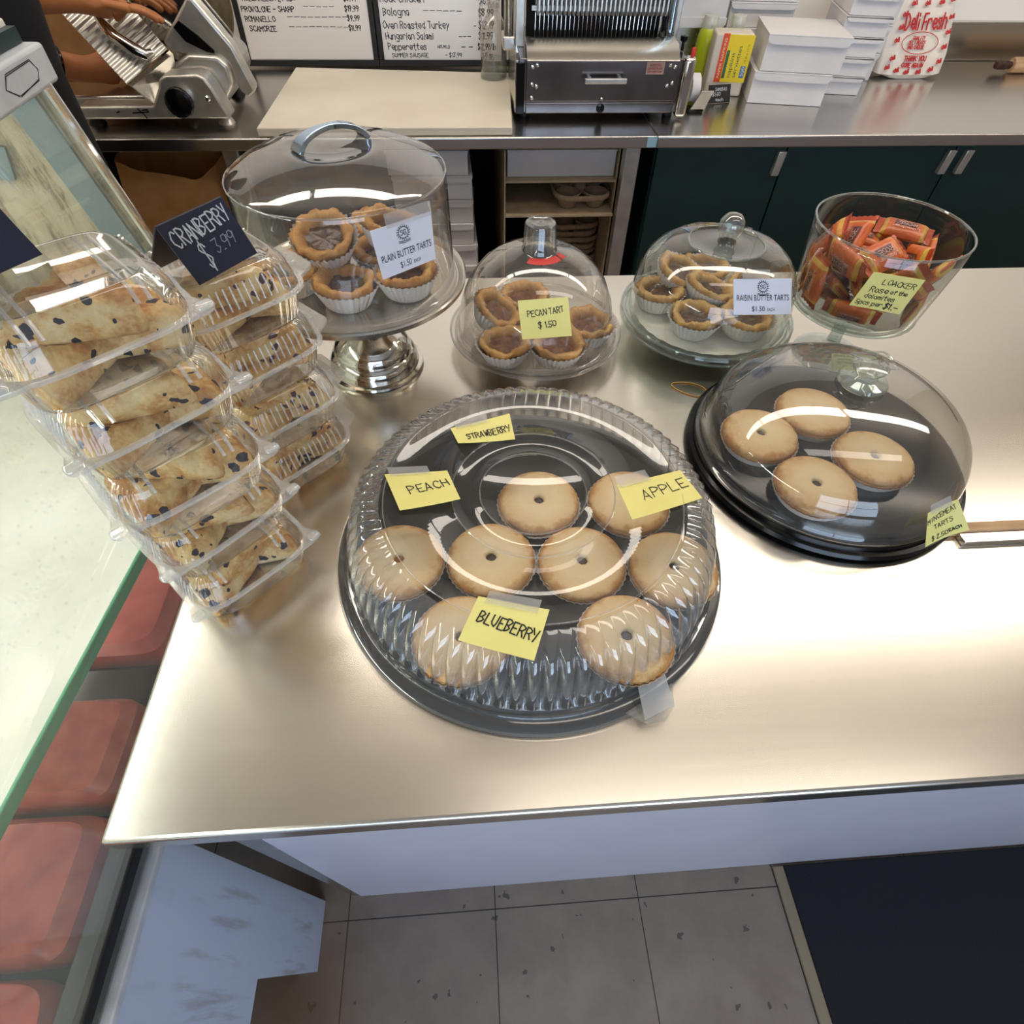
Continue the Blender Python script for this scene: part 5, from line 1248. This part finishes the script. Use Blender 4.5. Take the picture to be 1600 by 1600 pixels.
bagtxt('THANK YOU', 1.432, .957, .012, 1.1, .003); bagtxt('COME AGAIN', 1.430, .942, .010, 1.15, .003)
for (x, z) in [(1.375, .935), (1.385, .958), (1.410, .928), (1.445, .924), (1.485, .924), (1.525, .930), (1.545, .950), (1.385, 1.0), (1.388, 1.03), (1.392, 1.06), (1.412, 1.085), (1.455, 1.085), (1.50, 1.088), (1.535, 1.095), (1.545, 1.055), (1.548, 1.02), (1.548, .985)]:
    bagtxt('deli', x, z, .010, .9, .003, 15)
obj('red_print', bp_, 'bagred', t, recalc=False)

t = thing('wooden_rod', 'pale wooden rolling pin with dark worn end at the right edge', 'rolling pin', (1.95, 2.28, 0.93))
obj('barrel', MB().lathe([(0, -0.16), (0.020, -0.16), (0.022, -0.155), (0.022, 0.155), (0.020, 0.16), (0, 0.16)], 32).xf(Matrix.Translation((2.02, 2.28, 0.932)) @ Matrix.Rotation(R(90), 4, 'Y')), 'wood', t)
obj('handle', MB().lathe([(0.009, -0.161), (0.012, -0.18), (0.013, -0.20), (0.010, -0.215), (0, -0.218)], 24, mod=lambda k, a: .002 * noise.noise((k, math.cos(a) * 2, math.sin(a) * 2))).xf(Matrix.Translation((2.02, 2.28, 0.932)) @ Matrix.Rotation(R(90), 4, 'Y')), 'burnt', t)

# ------------------------------------------------------------------ under the worktable
t = thing('paper_bag', 'crumpled brown paper bag under the worktable', 'bag', (-0.85, 1.94, 0.40))
def kl(z, x0, x1, y0, y1, top=0):
    lp = []
    for i in range(60):
        a = 2 * PI * i / 60
        x = (x0 + x1) / 2 + (x1 - x0) / 2 * sgp(math.cos(a), .3); y = (y0 + y1) / 2 + (y1 - y0) / 2 * sgp(math.sin(a), .3)
        d = noise.noise((x * 9, y * 9, z * 7)) * .018
        lp.append((x + d, y + d, z + (noise.noise((x * 14, y * 4, 1)) * .03 if top else 0)))
    return lp
obj('bag', MB().loft([kl(.402, -1.03, -.69, 1.82, 2.05), kl(.5, -1.04, -.68, 1.80, 2.06), kl(.62, -1.03, -.69, 1.80, 2.05), kl(.72, -1.01, -.70, 1.80, 2.03), kl(.80, -.99, -.71, 1.81, 2.0, 1), kl(.79, -.985, -.715, 1.816, 1.994, 1), kl(.60, -1.0, -.72, 1.83, 2.0)], True, True), 'kraft', t, angle=60)
for k in range(7):
    cake_box('%s white cake box in the stack under the worktable' % ['lowest', 'second lowest', 'third lowest', 'middle', 'third highest', 'second highest', 'topmost'][k], -0.085 - 0.003 * k, 1.90, 0.4004 + k * 0.0660, 0.225, 0.26, 0.0655, R(1.5 * ((k * 37) % 3 - 1)), 'white boxes under the worktable')
t = thing('cardboard_shelving', 'cardboard shelf unit under the worktable with a white box on top', 'shelf', (0.28, 2.0, 0.40))
obj('side_panel', MB().box(0.108, 0.112, 1.76, 2.35, 0.4005, 0.86), 'card', t)
obj('side_panel', MB().box(0.4355, 0.4395, 1.785, 2.35, 0.4005, 0.86), 'card', t)
obj('shelf_board', MB().box(0.1125, 0.435, 1.755, 2.35, 0.684, 0.690), 'card', t)
obj('shelf_board', MB().box(0.1125, 0.435, 1.775, 2.35, 0.772, 0.778), 'card', t)
t = thing('flat_box', 'long flat white box on the cardboard shelf under the worktable', 'box', (0.28, 1.95, 0.7785))
obj('body', MB().box(0.119, 0.432, 1.80, 2.15, 0.7788, 0.845), 'box', t, bevel=0.002)
obj('lid', MB().box(0.117, 0.434, 1.798, 2.152, 0.8452, 0.849), 'box', t, bevel=0.001)
def carrier():
    mb = MB(); S = 0.086
    loops = [rr(2 * S, 2 * S, s, z, 64, .5) for s, z in ((1.0, .030), (1.02, .036), (1.0, .042), (.96, .043), (.94, .038), (.94, .032), (.98, .028), (1.0, .030))]
    mb.loft(loops, False, False)
    for sx in (-1, 1):
        for sy in (-1, 1):
            mb.lathe([(0, 0.002), (0.022, 0.0), (0.026, 0.004), (0.034, 0.030), (0.038, 0.040), (0.036, 0.042), (0.032, 0.036), (0.023, 0.006), (0, 0.006)], 32, (sx * .042, sy * .042, 0))
    mb.loft([rr(.03, .03, s, z, 24) for s, z in ((1.6, .026), (1.0, .050), (.7, .052))])
    rt_ = thing('cup_carrier', 'grey pulp cup carrier on the cardboard shelf', 'cup carrier', (0, 0, 0))
    obj('pulp', mb, 'pulp', rt_, local=True, angle=60)
    return rt_
pc_ = carrier()
pc_.location = (0.345, 1.86, 0.6905); pc_.rotation_euler = (0, 0, 0.03)
for k in range(8):
    dup(pc_, (0.345 + 0.004 * (k % 3), 1.98 + .004 * (k % 2), 0.4008 + k * 0.0215), (0, 0, 0.06 * ((k * 5) % 4 - 1.5)), 'grey pulp cup carrier in the stack under the cardboard shelf', 'stacked cup carriers')

t = thing('carton', 'brown cardboard carton standing behind the meat slicer', 'carton', (-1.12, 2.32, 0.91))
obj('body', MB().box(-1.36, -0.93, 2.20, 2.43, 0.9098, 1.28), 'kraft2', t, bevel=0.002)
obj('lid_flap', MB().box(-1.36, -0.93, 2.196, 2.1995, 1.20, 1.283), 'kraft2', t)

# ------------------------------------------------------------------ person at the slicer
def skin_obj(name, pts, edges, mat, parent, rootpt, sub=2):
    names = list(pts); off = root_of(parent).location
    me = bpy.data.meshes.new(name)
    me.from_pydata([Vector(pts[k][0]) - off for k in names], [(names.index(a), names.index(b)) for a, b in edges], [])
    me.materials.append(MT[mat])
    o = bpy.data.objects.new(name, me); C.objects.link(o); o.parent = parent
    m = o.modifiers.new('skin', 'SKIN'); m.use_smooth_shade = True
    for i, k in enumerate(names):
        r_ = pts[k][1]; r_ = r_ if isinstance(r_, tuple) else (r_, r_)
        me.skin_vertices[0].data[i].radius = r_
        me.skin_vertices[0].data[i].use_root = (k == rootpt)
    s = o.modifiers.new('sub', 'SUBSURF'); s.levels = sub; s.render_levels = sub
    return o
t = thing('person', 'person in a black short sleeved shirt working the meat slicer', 'person', (-.945, 1.47, 0))
PX, PY = -.965, 1.47
B = {'pel': ((PX, PY - .02, .92), (.11, .075)), 'sp': ((PX, PY - .01, 1.10), (.105, .07)), 'ch': ((PX, PY, 1.28), (.12, .08)), 'nk': ((PX, PY + .02, 1.41), .058), 'hd0': ((PX, PY + .045, 1.465), .066),
     'hd': ((PX, PY + .06, 1.54), (.078, .092)), 'hd2': ((PX, PY + .055, 1.62), (.062, .078)),
     'rs': ((PX + .15, PY + .01, 1.345), .045), 're': ((-.990, 1.68, 1.195), .044), 'rw': ((-.875, 1.815, 1.165), .030), 'rh': ((-.830, 1.840, 1.152), (.022, .036)), 'rh2': ((-.800, 1.85, 1.144), (.016, .036)),
     'ls': ((PX - .15, PY + .01, 1.345), .045), 'le': ((-1.19, 1.70, 1.12), .044), 'lw': ((-.985, 1.905, 1.008), .030), 'lh': ((-.935, 1.955, 1.000), (.022, .036)), 'lh2': ((-.905, 1.98, .997), (.016, .034)),
     'rhip': ((PX + .09, PY - .02, .86), .065), 'rk': ((PX + .10, PY, .48), .058), 'ra': ((PX + .10, PY - .04, .085), .040), 'rt': ((PX + .10, PY + .08, .035), .035),
     'lhip': ((PX - .09, PY - .02, .86), .065), 'lk': ((PX - .10, PY, .48), .058), 'la': ((PX - .10, PY - .04, .085), .040), 'lt': ((PX - .10, PY + .08, .035), .035)}
E_ = [('pel', 'sp'), ('sp', 'ch'), ('ch', 'nk'), ('nk', 'hd0'), ('hd0', 'hd'), ('hd', 'hd2'), ('ch', 'rs'), ('rs', 're'), ('re', 'rw'), ('rw', 'rh'), ('rh', 'rh2'), ('ch', 'ls'), ('ls', 'le'), ('le', 'lw'), ('lw', 'lh'), ('lh', 'lh2'),
      ('pel', 'rhip'), ('rhip', 'rk'), ('rk', 'ra'), ('ra', 'rt'), ('pel', 'lhip'), ('lhip', 'lk'), ('lk', 'la'), ('la', 'lt')]
def finger(pre, base, d1, d2, L, r_):
    p = Vector(base)
    a = Vector(d1).normalized(); b = Vector(d2).normalized()
    ks = [pre + 'a', pre + 'b', pre + 'c', pre + 'd']
    P = [p, p + a * L * .42, p + a * L * .42 + (a + b).normalized() * L * .32, p + a * L * .42 + (a + b).normalized() * L * .32 + b * L * .26]
    for k, q in zip(ks, P): B[k] = (q, r_)
    return ks
for side, h2, dirn, lat, dn in (('r', B['rh2'][0], Vector((.93, .28, -.2)), Vector((.28, -.93, .1)), Vector((.3, 0, -.95))), ('l', B['lh2'][0], Vector((.75, .65, -.1)), Vector((.65, -.75, 0)), Vector((.3, .3, -.9)))):
    for i, L in enumerate((.070, .080, .075, .060)):
        ks = finger(side + 'f%d' % i, Vector(h2) + lat * (.024 - .016 * i) + dirn * .01, dirn, (dirn + dn), L, .0085)
        E_ += [(side + 'h2', ks[0])] + list(zip(ks[:-1], ks[1:]))
    ks = finger(side + 'th', Vector(B[side + 'h'][0]) + lat * .034 + dirn * .005, dirn + lat * .6, dirn, .055, .010)
    E_ += [(side + 'h', ks[0])] + list(zip(ks[:-1], ks[1:]))
skin_obj('body', B, E_, 'skin', t, 'pel')
def ell(x, y, z, rx, ry): return [(x + rx * math.cos(a), y + ry * math.sin(a), z) for a in [i * PI / 20 for i in range(40)]]
sm = MB().loft([ell(PX, PY - .02, .84, .158, .115), ell(PX, PY - .02, .87, .164, .122), ell(PX, PY - .015, .97, .160, .122), ell(PX, PY - .01, 1.10, .160, .120), ell(PX, PY, 1.24, .178, .125), ell(PX, PY + .005, 1.34, .180, .115), ell(PX, PY + .01, 1.395, .125, .09), ell(PX, PY + .015, 1.425, .068, .062)])
for s, e in ((1, 're'), (-1, 'le')):
    s0 = Vector((PX + s * .15, PY + .01, 1.345)); s1 = Vector(B[e][0])
    sm.tube([s0 + (s1 - s0) * k for k in (-.1, .1, .3, .5, .62)], [.066, .082, .076, .070, .066], 20)
obj('shirt', sm, 'shirt', t, angle=80)
tm = MB().loft([ell(PX, PY - .02, .93, .150, .108), ell(PX, PY - .02, .86, .162, .118), ell(PX, PY - .02, .78, .165, .118)])
for s in (1, -1):
    tm.tube([(PX + s * .082, PY - .02, .82), (PX + s * .09, PY - .01, .66), (PX + s * .10, PY, .48), (PX + s * .10, PY - .03, .25), (PX + s * .10, PY - .04, .09)], [.085, .088, .072, .066, .064], 20)
obj('trousers', tm, 'trouser', t, angle=80)
hair = MB()
for k in range(1):
    loops = []
    for z, s, yf in ((1.47, .82, -.035), (1.53, 1.02, -.030), (1.58, 1.08, -.020), (1.63, 1.05, -.008), (1.67, .92, 0), (1.70, .62, 0), (1.712, .2, 0)):
        loops.append([(PX + .090 * s * math.cos(a), PY + .047 + .102 * s * math.sin(a) * (1 if math.sin(a) < 0 else .9) + (yf * 1.6 if math.sin(a) > 0 else 0), z) for a in [i * PI / 16 for i in range(32)]])
    hair.loft(loops)
obj('hair', hair, 'hair', t, angle=80)
for x in (PX + .035, PX - .035):
    obj('eye', MB().lathe([(0, .006), (.0045, .004), (.006, 0)], 16).xf(Matrix.Translation((x, PY + .146, 1.545)) @ Matrix.Rotation(R(-90), 4, 'X')), 'blackmat', t)
obj('nose', MB().hexa([(PX - .012, PY + .142, 1.508), (PX + .012, PY + .142, 1.508), (PX + .007, PY + .17, 1.510), (PX - .007, PY + .17, 1.510), (PX - .007, PY + .142, 1.545), (PX + .007, PY + .142, 1.545), (PX + .003, PY + .15, 1.545), (PX - .003, PY + .15, 1.545)]), 'skin', t, bevel=.004)
obj('mouth', MB().box(PX - .022, PX + .022, PY + .142, PY + .150, 1.480, 1.488), 'meat2', t, bevel=.002)
wr = Vector(B['lw'][0]) * .82 + Vector(B['le'][0]) * .18; ax = (Vector(B['lw'][0]) - Vector(B['le'][0])).normalized()
s1 = ax.cross(Vector((0, 0, 1))).normalized(); s2 = ax.cross(s1)
tag(obj('bracelet', MB().tube([wr + (s1 * math.cos(a) + s2 * math.sin(a)) * .037 for a in [k * PI / 20 for k in range(40)]], .0032, 8, True), 'black'), 'thin dark bracelet on the wrist behind the meat slicer', 'bracelet')
